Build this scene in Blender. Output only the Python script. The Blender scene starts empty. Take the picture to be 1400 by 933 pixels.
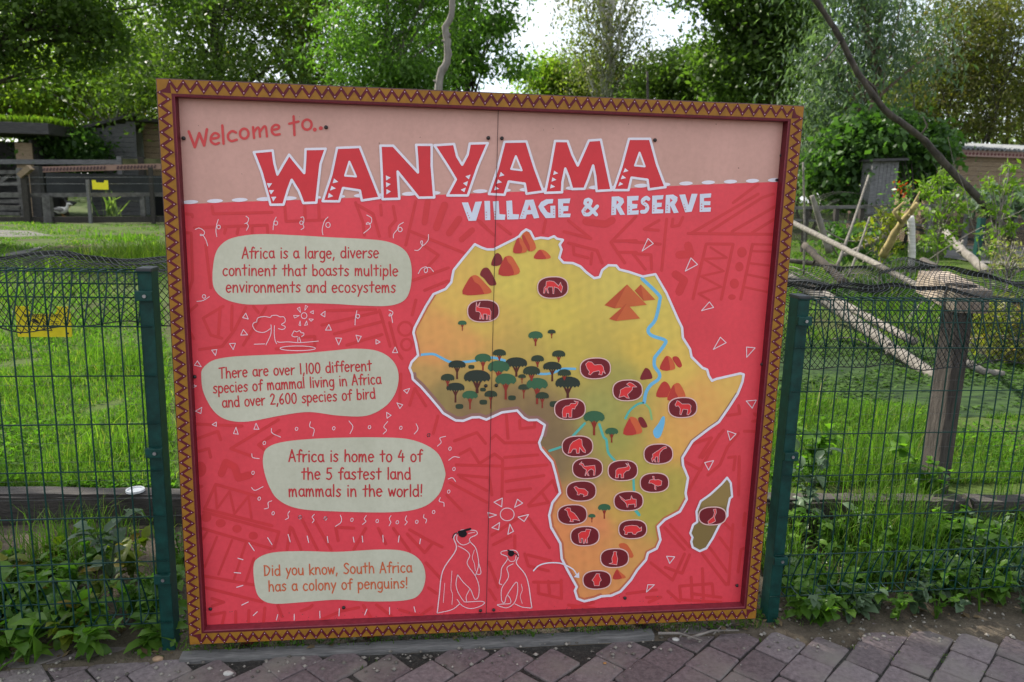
import bpy, bmesh, math, random
import numpy as np
from mathutils import Vector, Matrix
from mathutils.geometry import delaunay_2d_cdt
random.seed(7); rng = np.random.default_rng(7)
S = bpy.context.scene
COL = S.collection
# ------------------------------------------------------------------ camera
# pose solved from the board's four corners (board = plane y=0, x to the right, z up, metres)
CAM = np.array([0.7171, -2.3531, 1.5111])
R = np.array([[0.9919, 0.0017, 0.1270], [-0.1243, -0.1915, 0.9736], [0.0260, -0.9815, -0.1898]])
cd = bpy.data.cameras.new('camera'); cam = bpy.data.objects.new('camera', cd); COL.objects.link(cam)
m = Matrix.Identity(4)
for i in range(3):
    m[i][0] = R[i, 0]; m[i][1] = -R[i, 1]; m[i][2] = -R[i, 2]; m[i][3] = CAM[i]
cam.matrix_world = m
cd.sensor_width = 23.5; cd.lens = 1050 / 1400 * 23.5; cd.clip_end = 500; cd.clip_start = 0.05
cd.dof.use_dof = True; cd.dof.focus_distance = 2.45; cd.dof.aperture_fstop = 3.4
S.camera = cam
# ------------------------------------------------------------------ sky, sun, exposure
SUN_EL, SUN_DIR = math.radians(44), (-0.62, 0.66)     # horizontal direction towards the sun (behind the board, to the left)
w = bpy.data.worlds.new('World'); S.world = w; w.use_nodes = True
nt = w.node_tree; bg = nt.nodes['Background']; bg.inputs['Strength'].default_value = 0.125
sky = nt.nodes.new('ShaderNodeTexSky'); sky.sky_type = 'NISHITA'; sky.sun_disc = False
az = math.atan2(SUN_DIR[0], SUN_DIR[1])
sky.sun_elevation = SUN_EL; sky.sun_rotation = az
tc = nt.nodes.new('ShaderNodeTexCoord'); nz = nt.nodes.new('ShaderNodeTexNoise'); nz.inputs['Scale'].default_value = 2.2
nz.inputs['Detail'].default_value = 6; nz.inputs['Roughness'].default_value = 0.6
mp = nt.nodes.new('ShaderNodeMapping'); mp.inputs['Scale'].default_value = (1, 1, 2.2)
cr = nt.nodes.new('ShaderNodeValToRGB'); cr.color_ramp.elements[0].position = 0.30; cr.color_ramp.elements[1].position = 0.56
mx = nt.nodes.new('ShaderNodeMix'); mx.data_type = 'RGBA'; mx.inputs['B'].default_value = (5.4, 5.65, 6.0, 1)
L = nt.links.new
L(tc.outputs['Generated'], mp.inputs['Vector']); L(mp.outputs['Vector'], nz.inputs['Vector']); L(nz.outputs['Fac'], cr.inputs['Fac'])
L(cr.outputs['Color'], mx.inputs['Factor']); L(sky.outputs['Color'], mx.inputs['A']); L(mx.outputs['Result'], bg.inputs['Color'])
sl = bpy.data.lights.new('sun', 'SUN'); sl.energy = 4.6; sl.angle = math.radians(0.6); sl.color = (1, 0.93, 0.82)
so = bpy.data.objects.new('sun', sl); COL.objects.link(so)
hd = math.hypot(*SUN_DIR)
tosun = Vector((SUN_DIR[0] / hd * math.cos(SUN_EL), SUN_DIR[1] / hd * math.cos(SUN_EL), math.sin(SUN_EL)))
so.rotation_euler = tosun.to_track_quat('Z', 'Y').to_euler()
S.view_settings.view_transform = 'Standard'; S.view_settings.look = 'None'; S.view_settings.gamma = 1
S.view_settings.use_curve_mapping = False
S.view_settings.exposure = 1.05
S.cycles.use_denoising = True
S.cycles.max_bounces = 6; S.cycles.transparent_max_bounces = 6; S.cycles.diffuse_bounces = 3
S.cycles.caustics_reflective = False; S.cycles.caustics_refractive = False
# ------------------------------------------------------------------ helpers
def ray(u, v): return R @ np.array([(u - 700) / 1050, (v - 466.5) / 1050, 1.0])
def onY(u, v, y):
    d = ray(u, v); return CAM + d * ((y - CAM[1]) / d[1])
def onZ(u, v, z):
    d = ray(u, v); return CAM + d * ((z - CAM[2]) / d[2])
def lin(c):
    c = np.array(c, float) / 255
    return np.where(c <= 0.04045, c / 12.92, ((c + 0.055) / 1.055) ** 2.4)
def link(o, parent=None):
    COL.objects.link(o)
    if parent is not None: o.parent = parent
    return o
def tag(o, label=None, cat=None, group=None, kind=None):
    if label: o['label'] = label
    if cat: o['category'] = cat
    if group: o['group'] = group
    if kind: o['kind'] = kind
    return o
def thing(name, label, cat, loc=(0, 0, 0), group=None, rz=0):
    o = bpy.data.objects.new(name, None); o.location = loc; o.rotation_euler[2] = rz; o.empty_display_size = 0.1
    link(o); return tag(o, label, cat, group)
def mesh(name, verts, faces, mats, parent=None, fmat=None, smooth=False, world=True):
    """verts Nx3, faces list (mixed) -> linked object. Vertices are world coordinates; re-based when the parent has a location."""
    me = bpy.data.meshes.new(name)
    v = np.asarray(verts, float).reshape(-1, 3)
    if parent is not None and world:
        mw = parent_matrix(parent).inverted()
        v = v @ np.array(mw.to_3x3()).T + np.array(mw.translation)
    if isinstance(faces, np.ndarray) and faces.ndim == 2:
        n, k = faces.shape
        me.vertices.add(len(v)); me.vertices.foreach_set('co', v.astype(np.float32).ravel())
        me.loops.add(n * k); me.loops.foreach_set('vertex_index', faces.astype(np.int32).ravel())
        me.polygons.add(n); me.polygons.foreach_set('loop_start', np.arange(0, n * k, k, dtype=np.int32))
        me.update(calc_edges=True)
    else:
        me.from_pydata(v.tolist(), [], [list(map(int, f)) for f in faces])
    for mm in (mats if isinstance(mats, (list, tuple)) else [mats]): me.materials.append(mm)
    if fmat is not None: me.polygons.foreach_set('material_index', np.asarray(fmat, np.int32))
    if smooth: me.polygons.foreach_set('use_smooth', np.ones(len(me.polygons), bool))
    me.validate(); me.update()
    return link(bpy.data.objects.new(name, me), parent)
def parent_matrix(p):
    mm = Matrix.Identity(4); q = p
    while q is not None:
        mm = (Matrix.Translation(q.location) @ q.rotation_euler.to_matrix().to_4x4() @ Matrix.Diagonal((*q.scale, 1))) @ mm; q = q.parent
    return mm
class MB:
    def __init__(s): s.v = []; s.f = []; s.m = []
    def add(s, v, f, m=0):
        b = len(s.v); s.v += [tuple(map(float, x)) for x in v]; s.f += [tuple(i + b for i in q) for q in f]; s.m += [m] * len(f)
    def box(s, c, size, m=0, rot=None, bev=0.0, jit=0.0):
        bm = bmesh.new(); bmesh.ops.create_cube(bm, size=1)
        for x in bm.verts: x.co = Vector((x.co.x * size[0], x.co.y * size[1], x.co.z * size[2]))
        if bev: bmesh.ops.bevel(bm, geom=bm.edges[:], offset=bev, segments=2, profile=0.7, affect='EDGES')
        if rot is not None: bmesh.ops.rotate(bm, verts=bm.verts, cent=(0, 0, 0), matrix=rot)
        bm.verts.index_update()
        s.add([(x.co.x + c[0] + random.uniform(-jit, jit), x.co.y + c[1] + random.uniform(-jit, jit), x.co.z + c[2] + random.uniform(-jit, jit)) for x in bm.verts], [[x.index for x in f.verts] for f in bm.faces], m); bm.free()
    def beam(s, p0, p1, wd, ht, m=0, bev=0.004, up=(0, 0, 1)):
        p0, p1 = Vector(p0), Vector(p1); d = p1 - p0; ln = d.length; d.normalize()
        upv = Vector(up); sd = upv.cross(d)
        if sd.length < 1e-4: sd = Vector((1, 0, 0))
        sd.normalize(); u2 = d.cross(sd)
        s.box((p0 + p1) / 2, (ln, wd, ht), m, Matrix((d, sd, u2)).transposed(), bev)
    def tube(s, pts, r, n=6, m=0, cap=True, wob=0.0):
        P = [Vector(p) for p in pts]; k = len(P)
        rr = r if hasattr(r, '__len__') else [r] * k
        V = []; F = []; prev = None
        for i in range(k):
            t = (P[min(i + 1, k - 1)] - P[max(i - 1, 0)])
            if t.length < 1e-9: t = Vector((0, 0, 1))
            t.normalize()
            if prev is None: a = t.orthogonal().normalized()
            else:
                a = prev - t * prev.dot(t)
                a = a.normalized() if a.length > 1e-6 else t.orthogonal().normalized()
            prev = a; b = t.cross(a)
            for j in range(n):
                q = 2 * math.pi * j / n; w_ = 1 + random.uniform(-wob, wob)
                V.append(P[i] + (a * math.cos(q) + b * math.sin(q)) * rr[i] * w_)
        for i in range(k - 1):
            for j in range(n): F.append((i * n + j, i * n + (j + 1) % n, (i + 1) * n + (j + 1) % n, (i + 1) * n + j))
        if cap: F.append(tuple(range(n))[::-1]); F.append(tuple((k - 1) * n + j for j in range(n)))
        s.add(V, F, m)
    def build(s, name, mats, parent=None, smooth=False):
        return mesh(name, s.v, s.f, mats, parent, s.m, smooth)
def nodes(name):
    mt = bpy.data.materials.new(name); mt.use_nodes = True; t = mt.node_tree
    return mt, t, t.nodes['Principled BSDF']
def mat(name, col, rough=0.6, var=0.0, scale=8.0, stretch=(1, 1, 1), col2=None, bump=0.0, metal=0.0, spec=0.5, detail=5, ramp=(0.35, 0.65), coord='Object', bscale=None):
    """principled material, colours linear; with a second colour mixed in through noise, and noise bump"""
    mt, t, b = nodes(name); l = t.links.new
    b.inputs['Roughness'].default_value = rough; b.inputs['Metallic'].default_value = metal; b.inputs['Specular IOR Level'].default_value = spec
    col = list(col[:3]); b.inputs['Base Color'].default_value = (*col, 1)
    if var or col2 is not None or bump:
        tcn = t.nodes.new('ShaderNodeTexCoord'); mpn = t.nodes.new('ShaderNodeMapping'); mpn.inputs['Scale'].default_value = stretch
        n = t.nodes.new('ShaderNodeTexNoise'); n.inputs['Scale'].default_value = scale; n.inputs['Detail'].default_value = detail; n.inputs['Roughness'].default_value = 0.65
        l(tcn.outputs[coord], mpn.inputs['Vector']); l(mpn.outputs['Vector'], n.inputs['Vector'])
        if var or col2 is not None:
            r = t.nodes.new('ShaderNodeValToRGB')
            c2 = list(col2[:3]) if col2 is not None else [min(1, c * (1 + var)) for c in col]
            c1 = col if col2 is not None else [c * (1 - var) for c in col]
            r.color_ramp.elements[0].color = (*c1, 1); r.color_ramp.elements[1].color = (*c2, 1)
            r.color_ramp.elements[0].position, r.color_ramp.elements[1].position = ramp
            l(n.outputs['Fac'], r.inputs['Fac']); l(r.outputs['Color'], b.inputs['Base Color'])
        if bump:
            bp = t.nodes.new('ShaderNodeBump'); bp.inputs['Strength'].default_value = bump; bp.inputs['Distance'].default_value = 0.01
            if bscale:
                n = t.nodes.new('ShaderNodeTexNoise'); n.inputs['Scale'].default_value = bscale; n.inputs['Detail'].default_value = 4
                l(mpn.outputs['Vector'], n.inputs['Vector'])
            l(n.outputs['Fac'], bp.inputs['Height']); l(bp.outputs['Normal'], b.inputs['Normal'])
    return mt
def leafmat(name, c1, c2, trans=0.45, rough=0.55, c3=None):
    """leaf: per-leaf colour from Random Per Island, diffuse + translucent + a little gloss"""
    mt, t, b = nodes(name); l = t.links.new
    g = t.nodes.new('ShaderNodeNewGeometry'); r = t.nodes.new('ShaderNodeValToRGB')
    r.color_ramp.elements[0].color = (*c1, 1); r.color_ramp.elements[1].color = (*c2, 1)
    if c3 is not None:
        r.color_ramp.elements[1].position = 0.9
        e = r.color_ramp.elements.new(1.0); e.color = (*c3, 1)
    l(g.outputs['Random Per Island'], r.inputs['Fac'])
    b.inputs['Roughness'].default_value = rough; b.inputs['Specular IOR Level'].default_value = 0.25
    l(r.outputs['Color'], b.inputs['Base Color'])
    tr = t.nodes.new('ShaderNodeBsdfTranslucent')
    hs = t.nodes.new('ShaderNodeMix'); hs.data_type = 'RGBA'; hs.blend_type = 'MULTIPLY'; hs.inputs['Factor'].default_value = 1
    hs.inputs['B'].default_value = (1.3, 1.65, 0.5, 1); l(r.outputs['Color'], hs.inputs['A']); l(hs.outputs['Result'], tr.inputs['Color'])
    ms = t.nodes.new('ShaderNodeMixShader'); ms.inputs['Fac'].default_value = trans
    l(b.outputs['BSDF'], ms.inputs[1]); l(tr.outputs['BSDF'], ms.inputs[2]); l(ms.outputs['Shader'], t.nodes['Material Output'].inputs['Surface'])
    return mt
def catmull(P, closed=False, n=6):
    P = [np.array(p, float) for p in P]; k = len(P); out = []
    if k < 3: return P
    for i in range(k if closed else k - 1):
        p1, p2 = P[i], P[(i + 1) % k]
        p0 = P[i - 1] if (i > 0 or closed) else 2 * p1 - p2
        p3 = P[(i + 2) % k] if (closed or i + 2 < k) else 2 * p2 - p1
        for j in range(n):
            s = j / n
            out.append(0.5 * (2 * p1 + (p2 - p0) * s + (2 * p0 - 5 * p1 + 4 * p2 - p3) * s * s + (3 * p1 - p0 - 3 * p2 + p3) * s ** 3))
    if not closed: out.append(P[-1])
    return out
def zterr(x, y):
    x = np.asarray(x, float); y = np.asarray(y, float)
    sy = 0.98 - 0.081 * (x + 0.7)                       # line of the timber sleepers
    a = np.clip((y - 0.06) / 0.8, 0, 1) * 0.09
    tt = np.clip((y - 1) / 11.5, 0, 1); b = 0.17 + 0.23 * (tt * tt * (3 - 2 * tt)) + 0.02 * np.sin(1.7 * x + 0.6 * y) * np.clip(y - 1, 0, 1) + 0.025 * np.sin(0.9 * y - 0.5 * x) * np.clip(y - 1.5, 0, 1)
    pond = np.exp(-(((x - 4.5) / 1.5) ** 2 + ((y - 3.4) / 1.15) ** 2) ** 2)
    b = b - 0.16 * pond
    k = np.clip((y - sy) / 0.05, 0, 1)
    return a * (1 - k) + b * k
# ------------------------------------------------------------------ ground and paving
SOIL = mat('soil', (0.060, 0.045, 0.030), 0.95, col2=(0.115, 0.09, 0.062), scale=22, bump=0.8, bscale=90)
def ground_mat():
    mt, t, b = nodes('turf'); l = t.links.new; b.inputs['Roughness'].default_value = 0.95; b.inputs['Specular IOR Level'].default_value = 0.1
    tcn = t.nodes.new('ShaderNodeTexCoord')
    n1 = t.nodes.new('ShaderNodeTexNoise'); n1.inputs['Scale'].default_value = 0.9; n1.inputs['Detail'].default_value = 8; n1.inputs['Roughness'].default_value = 0.7
    n2 = t.nodes.new('ShaderNodeTexNoise'); n2.inputs['Scale'].default_value = 26; n2.inputs['Detail'].default_value = 5
    for n in (n1, n2): l(tcn.outputs['Object'], n.inputs['Vector'])
    r1 = t.nodes.new('ShaderNodeValToRGB'); r1.color_ramp.elements[0].color = (0.055, 0.043, 0.03, 1); r1.color_ramp.elements[1].color = (0.055, 0.085, 0.018, 1)
    r1.color_ramp.elements[0].position = 0.36; r1.color_ramp.elements[1].position = 0.48
    r2 = t.nodes.new('ShaderNodeValToRGB'); r2.color_ramp.elements[0].color = (0.55, 0.55, 0.55, 1); r2.color_ramp.elements[1].color = (1.3, 1.3, 1.3, 1)
    mm = t.nodes.new('ShaderNodeMix'); mm.data_type = 'RGBA'; mm.blend_type = 'MULTIPLY'; mm.inputs['Factor'].default_value = 1
    l(n1.outputs['Fac'], r1.inputs['Fac']); l(n2.outputs['Fac'], r2.inputs['Fac']); l(r1.outputs['Color'], mm.inputs['A']); l(r2.outputs['Color'], mm.inputs['B']); l(mm.outputs['Result'], b.inputs['Base Color'])
    bp = t.nodes.new('ShaderNodeBump'); bp.inputs['Strength'].default_value = 0.9; bp.inputs['Distance'].default_value = 0.02; l(n2.outputs['Fac'], bp.inputs['Height']); l(bp.outputs['Normal'], b.inputs['Normal'])
    return mt
TURF = ground_mat()
def edge(x): return np.where(np.asarray(x) > 1.9, -.016 - (np.asarray(x) - 1.9) * .14, 0.0)      # where the paving stops
def ground():
    ys = np.concatenate([[-250, -60, -12, -5, -2.5, -1.2], np.arange(-0.6, 1.6, 0.035), np.arange(1.65, 9, 0.22), np.arange(9.5, 40, 1.5), [45, 60, 90, 150, 300]])
    xs = np.concatenate([[-300, -120, -60], np.arange(-40, -4, 1.5), np.arange(-4, 7, 0.16), np.arange(7.2, 45, 1.5), [60, 120, 300]])
    X, Y = np.meshgrid(xs, ys); Z = zterr(X, Y)
    near = (Y > 0.02) & (Y < 3)
    Z = Z + near * 0.006 * np.sin(31 * X + 17 * Y) + near * 0.004 * np.sin(57 * Y - 23 * X)
    Z = np.where(Y < edge(X) - .005, -0.03, Z + np.where(Y < .02, .001 + .003 * np.sin(40 * X + 30 * Y), 0))                    # under the paving
    V = np.stack([X, Y, Z], -1).reshape(-1, 3); nx = len(xs); ny = len(ys)
    i, j = np.meshgrid(np.arange(ny - 1), np.arange(nx - 1), indexing='ij'); a = (i * nx + j).ravel()
    F = np.stack([a, a + 1, a + nx + 1, a + nx], 1)
    cy = V[F[:, 0], 1]; fm = np.where(cy < 0.98 - 0.081 * (V[F[:, 0], 0] + 0.7), 0, 1)
    tag(mesh('ground', V, F, [SOIL, TURF], None, fm, True), kind='structure')
ground()
def paver_mat():
    mt, t, b = nodes('paver'); l = t.links.new; b.inputs['Roughness'].default_value = 0.85; b.inputs['Specular IOR Level'].default_value = 0.3
    g = t.nodes.new('ShaderNodeNewGeometry'); tcn = t.nodes.new('ShaderNodeTexCoord')
    r = t.nodes.new('ShaderNodeValToRGB'); r.color_ramp.elements[0].color = (0.118, 0.094, 0.096, 1); r.color_ramp.elements[1].color = (0.190, 0.158, 0.160, 1)
    e = r.color_ramp.elements.new(0.5); e.color = (0.158, 0.124, 0.127, 1)
    l(g.outputs['Random Per Island'], r.inputs['Fac'])
    n = t.nodes.new('ShaderNodeTexNoise'); n.inputs['Scale'].default_value = 55; n.inputs['Detail'].default_value = 8; n.inputs['Roughness'].default_value = 0.75; l(tcn.outputs['Object'], n.inputs['Vector'])
    n2 = t.nodes.new('ShaderNodeTexNoise'); n2.inputs['Scale'].default_value = 5; n2.inputs['Detail'].default_value = 6; l(tcn.outputs['Object'], n2.inputs['Vector'])
    r2 = t.nodes.new('ShaderNodeValToRGB'); r2.color_ramp.elements[0].color = (0.55, 0.55, 0.55, 1); r2.color_ramp.elements[1].color = (1.5, 1.5, 1.5, 1); r2.color_ramp.elements[0].position = 0.3; r2.color_ramp.elements[1].position = 0.72
    mm = t.nodes.new('ShaderNodeMix'); mm.data_type = 'RGBA'; mm.blend_type = 'MULTIPLY'; mm.inputs['Factor'].default_value = 1
    l(n.outputs['Fac'], r2.inputs['Fac']); l(r.outputs['Color'], mm.inputs['A']); l(r2.outputs['Color'], mm.inputs['B'])
    # dusty grey-brown wear in patches
    r3 = t.nodes.new('ShaderNodeValToRGB'); r3.color_ramp.elements[0].position = 0.5; r3.color_ramp.elements[1].position = 0.75
    m2 = t.nodes.new('ShaderNodeMix'); m2.data_type = 'RGBA'; m2.inputs['B'].default_value = (0.205, 0.185, 0.16, 1)
    l(n2.outputs['Fac'], r3.inputs['Fac']); l(r3.outputs['Color'], m2.inputs['Factor']); l(mm.outputs['Result'], m2.inputs['A']); l(m2.outputs['Result'], b.inputs['Base Color'])
    v = t.nodes.new('ShaderNodeBump'); v.inputs['Strength'].default_value = 0.7; v.inputs['Distance'].default_value = 0.006; l(n.outputs['Fac'], v.inputs['Height']); l(v.outputs['Normal'], b.inputs['Normal'])
    return mt
PAVER = paver_mat(); GROUT = mat('joint_grit', (0.022, 0.02, 0.017), 0.95, col2=(0.075, 0.068, 0.058), scale=90, ramp=(0.45, 0.75), bump=0.8)
def paving():
    V = []; F = []; A = math.radians(41); ca, sa = math.cos(A), math.sin(A); lw, lh = 0.160, 0.124
    for r_ in range(-40, 48):
        for c_ in range(-44, 48):
            ox = (r_ % 2) * lw * 0.5 + random.uniform(-.006, .006)
            cx, cy = c_ * lw + ox, r_ * lh
            x, y = cx * ca - cy * sa + 0.9, cx * sa + cy * ca - 0.2
            if not (-2.6 < x < 5.2 and -3.4 < y < 0.16): continue
            g = 0.0024; hw, hh = lw / 2 - g, lh / 2 - g
            if y > -0.03 - 0.0 and x < 1.62 and x > -0.15: continue
            if y > (0.04 + (0.13 if x < -0.2 else 0) if x < 1.9 else float(edge(x)) + .015): continue
            rings = []
            tz = random.uniform(-.003, .003); tx = random.uniform(-.012, .012); ty = random.uniform(-.012, .012)
            cor = [(-1, -1), (1, -1), (1, 1), (-1, 1)]
            jit = [(random.uniform(-.004, .004), random.uniform(-.004, .004)) for _ in cor]
            base = len(V)
            for (ins, z) in ((0, -.03), (0, -.004), (.0016, -.0012), (.005, 0)):
                for (sx, sy), (jx, jy) in zip(cor, jit):
                    # chamfered corners: two verts per corner
                    for q in (0, 1):
                        kx = hw - ins - (0.006 if q == (sx * sy > 0) else 0); ky = hh - ins - (0.006 if q != (sx * sy > 0) else 0)
                        lx, ly = sx * kx + jx + random.uniform(-.0012, .0012), sy * ky + jy + random.uniform(-.0012, .0012)
                        X, Y = x + lx * ca - ly * sa, y + lx * sa + ly * ca
                        V.append((X, Y, z + tz + lx * tx + ly * ty))
            for k in range(3):
                for j in range(8): F.append((base + k * 8 + j, base + k * 8 + (j + 1) % 8, base + k * 8 + 8 + (j + 1) % 8, base + k * 8 + 8 + j))
            F.append(tuple(base + 24 + j for j in range(8)))
    n1 = len(F); b = len(V)
    xs = np.linspace(-2.8, 5.4, 120); ys = np.linspace(-3.6, 0.1, 70)
    for yy in ys:
        for xx in xs: V.append((xx, yy, -0.0072 + random.uniform(-.0015, .0015) - (0.03 if yy > float(edge(xx)) - .02 and xx > 1.9 else 0)))
    for i in range(69):
        for j in range(119):
            a = b + i * 120 + j; F.append((a, a + 1, a + 121, a + 120))
    fm = [0] * n1 + [1] * (len(F) - n1)
    tag(mesh('paving', V, F, [PAVER, GROUT], None, fm), kind='structure')
paving()
# weathered edging board in front of the sign
WOODG = mat('weathered_wood', (0.085, 0.08, 0.078), 0.85, col2=(0.21, 0.2, 0.19), scale=9, stretch=(1.5, 14, 14), bump=0.5, ramp=(0.3, 0.7))
WOODB = mat('brown_wood', (0.024, 0.020, 0.018), 0.9, col2=(0.07, 0.06, 0.053), scale=8, stretch=(1.5, 14, 14), bump=0.6, ramp=(0.3, 0.7))
WOODP = mat('pale_wood', (0.07, 0.062, 0.053), 0.85, col2=(0.215, 0.195, 0.165), scale=10, stretch=(3, 3, 3), bump=0.6, ramp=(0.3, 0.7))
WOODD = mat('dark_wood', (0.018, 0.015, 0.013), 0.9, col2=(0.055, 0.047, 0.04), scale=10, stretch=(6, 6, 1.2), bump=0.6, ramp=(0.3, 0.7))
e = MB()
e.box((0.76, 0.008, -0.008), (1.58, 0.045, 0.045), bev=0.006)
o = e.build('edging_board', WOODG)
for vtx in o.data.vertices: vtx.co.z += 0.002 * math.sin(vtx.co.x * 9)
tag(o, 'long weathered grey timber edging board lying between the paving and the sign', 'edging board')
# sleepers
def sleeper(x0, x1, label, mt=WOODB):
    def yl(x): return 0.93 - 0.081 * (x + 0.7)
    b = MB(); p0 = (x0, yl(x0), 0.12); p1 = (x1, yl(x1), 0.12)
    bm = bmesh.new(); bmesh.ops.create_cube(bm, size=1); ln = math.dist(p0, p1)
    for v in bm.verts: v.co = Vector((v.co.x * ln, v.co.y * 0.10, v.co.z * 0.2))
    bmesh.ops.subdivide_edges(bm, edges=[q for q in bm.edges if abs(q.verts[0].co.x - q.verts[1].co.x) > 0.5], cuts=24)
    bmesh.ops.bevel(bm, geom=[q for q in bm.edges if abs(q.verts[0].co.x - q.verts[1].co.x) > 0.001 and len(q.link_faces) == 2 and q.calc_face_angle() > 1], offset=0.012, segments=2, affect='EDGES')
    for v in bm.verts: v.co += Vector((0, random.uniform(-.004, .004), random.uniform(-.004, .004)))
    a = math.atan2(p1[1] - p0[1], p1[0] - p0[0]); bmesh.ops.rotate(bm, verts=bm.verts, cent=(0, 0, 0), matrix=Matrix.Rotation(a, 3, 'Z'))
    c = (Vector(p0) + Vector(p1)) / 2; bm.verts.index_update()
    b.add([v.co + c for v in bm.verts], [[v.index for v in f.verts] for f in bm.faces]); bm.free()
    return tag(b.build('timber_sleeper', mt), label, 'sleeper', 'timber sleepers edging the enclosure')
sleeper(-2.6, -0.2, 'dark brown timber sleeper behind the left mesh fence')
sleeper(-0.19, 1.9, 'dark timber sleeper hidden behind the red sign')
sleeper(1.91, 3.16, 'grey brown timber sleeper behind the right fence, left of the tall square post')
sleeper(3.19, 5.6, 'dark timber sleeper running right from the tall square post')
lid = MB(); c0 = onZ(185, 671, 0.226)
for k, (r0, z0) in enumerate(((0.036, 0.0),)):
    n = 28; prof = [(0.0, .004), (0.030, .004), (0.032, .010), (0.037, .010), (0.038, .001), (0.0, .0005)]
    V = []; F = []
    for (rr, zz) in prof:
        for j in range(n): V.append((c0[0] + rr * math.cos(2 * math.pi * j / n), c0[1] + rr * math.sin(2 * math.pi * j / n), 0.223 + zz))
    for i in range(len(prof) - 1):
        for j in range(n): F.append((i * n + j, i * n + (j + 1) % n, i * n + n + (j + 1) % n, i * n + n + j))
    lid.add(V, F)
tag(lid.build('plastic_lid', mat('lid_plastic', (0.62, 0.63, 0.64), 0.35), smooth=False), 'round white plastic lid lying on the left timber sleeper', 'lid')
# pond: floating weed speckles, with shadow streaks mottled into the colour
PONDM = mat('weed_and_shade_streaks', (0.012, 0.024, 0.010), 0.9, col2=(0.036, 0.066, 0.02), scale=5, stretch=(1, 2.2, 1), detail=10, ramp=(0.38, 0.58), bump=0.3, spec=.1)
n = 60; V = [(4.5, 3.4, 0.17)] + [(4.5 + 1.75 * math.cos(a) * (1 + .05 * math.sin(5 * a)), 3.4 + 1.35 * math.sin(a) * (1 + .06 * math.sin(3 * a + 1)), 0.17) for a in np.linspace(0, 2 * math.pi, n, endpoint=False)]
tag(mesh('pond', V, [(0, 1 + i, 1 + (i + 1) % n) for i in range(n)], PONDM), kind='structure')
# ------------------------------------------------------------------ the welcome board
W_, H_, ZB = 1.923, 1.75, 0.05
YP = 0.036                                             # panel face sits behind the frame's face
ARTK = 1.12
board = thing('welcome_board', 'large red and pale pink welcome board with zigzag frame and a map of Africa', 'sign', (W_ / 2, 0.04, 0))
def art(name, rgb, rough=0.42):
    c = np.minimum(lin(rgb) * ARTK, 0.86)
    return mat(name, c, rough, var=0.05, scale=14, spec=0.4)
def dirty(name, rgb):
    """print with faint vertical rain streaks, blotchy fading and uneven sheen"""
    mt, t, b = nodes(name); l = t.links.new; c = np.minimum(lin(rgb) * ARTK, .86); b.inputs['Specular IOR Level'].default_value = .4
    tcn = t.nodes.new('ShaderNodeTexCoord'); out = None
    for sc_, st, lo, hi, f in ((5, (1.6, 1, .22), .86, 1.04, .35), (3, (1, 1, 1), .9, 1.06, .8), (70, (1, 1, 1), .93, 1.05, .6)):
        mp_ = t.nodes.new('ShaderNodeMapping'); mp_.inputs['Scale'].default_value = st; n = t.nodes.new('ShaderNodeTexNoise'); n.inputs['Scale'].default_value = sc_; n.inputs['Detail'].default_value = 7; n.inputs['Roughness'].default_value = .65
        l(tcn.outputs['Object'], mp_.inputs['Vector']); l(mp_.outputs['Vector'], n.inputs['Vector'])
        r = t.nodes.new('ShaderNodeValToRGB'); r.color_ramp.elements[0].position = .3; r.color_ramp.elements[1].position = .62; r.color_ramp.elements[0].color = (lo, lo, lo * .97, 1); r.color_ramp.elements[1].color = (hi, hi, hi, 1); l(n.outputs['Fac'], r.inputs['Fac'])
        m_ = t.nodes.new('ShaderNodeMix'); m_.data_type = 'RGBA'; m_.blend_type = 'MULTIPLY'; m_.inputs['Factor'].default_value = f
        if out is None: m_.inputs['A'].default_value = (*c, 1)
        else: l(out, m_.inputs['A'])
        l(r.outputs['Color'], m_.inputs['B']); out = m_.outputs['Result']
    l(out, b.inputs['Base Color'])
    rr = t.nodes.new('ShaderNodeMapRange'); rr.inputs['To Min'].default_value = .28; rr.inputs['To Max'].default_value = .5; l(n.outputs['Fac'], rr.inputs['Value']); l(rr.outputs['Result'], b.inputs['Roughness'])
    return mt
OCHRE = mat('frame_ochre', lin((150, 104, 32)) * 1.0, 0.55, var=0.14, scale=40, spec=0.3)
MAROON = mat('frame_maroon', lin((92, 24, 34)) * 1.05, 0.55, var=0.16, scale=40, spec=0.3)
DOTC = mat('frame_dots', lin((205, 170, 185)), 0.5)
EDGEC = mat('frame_edge', lin((70, 30, 26)), 0.6, var=0.2, scale=60)
LEDGE = mat('frame_ledge', lin((120, 40, 52)), 0.55, var=0.2, scale=50)
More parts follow.
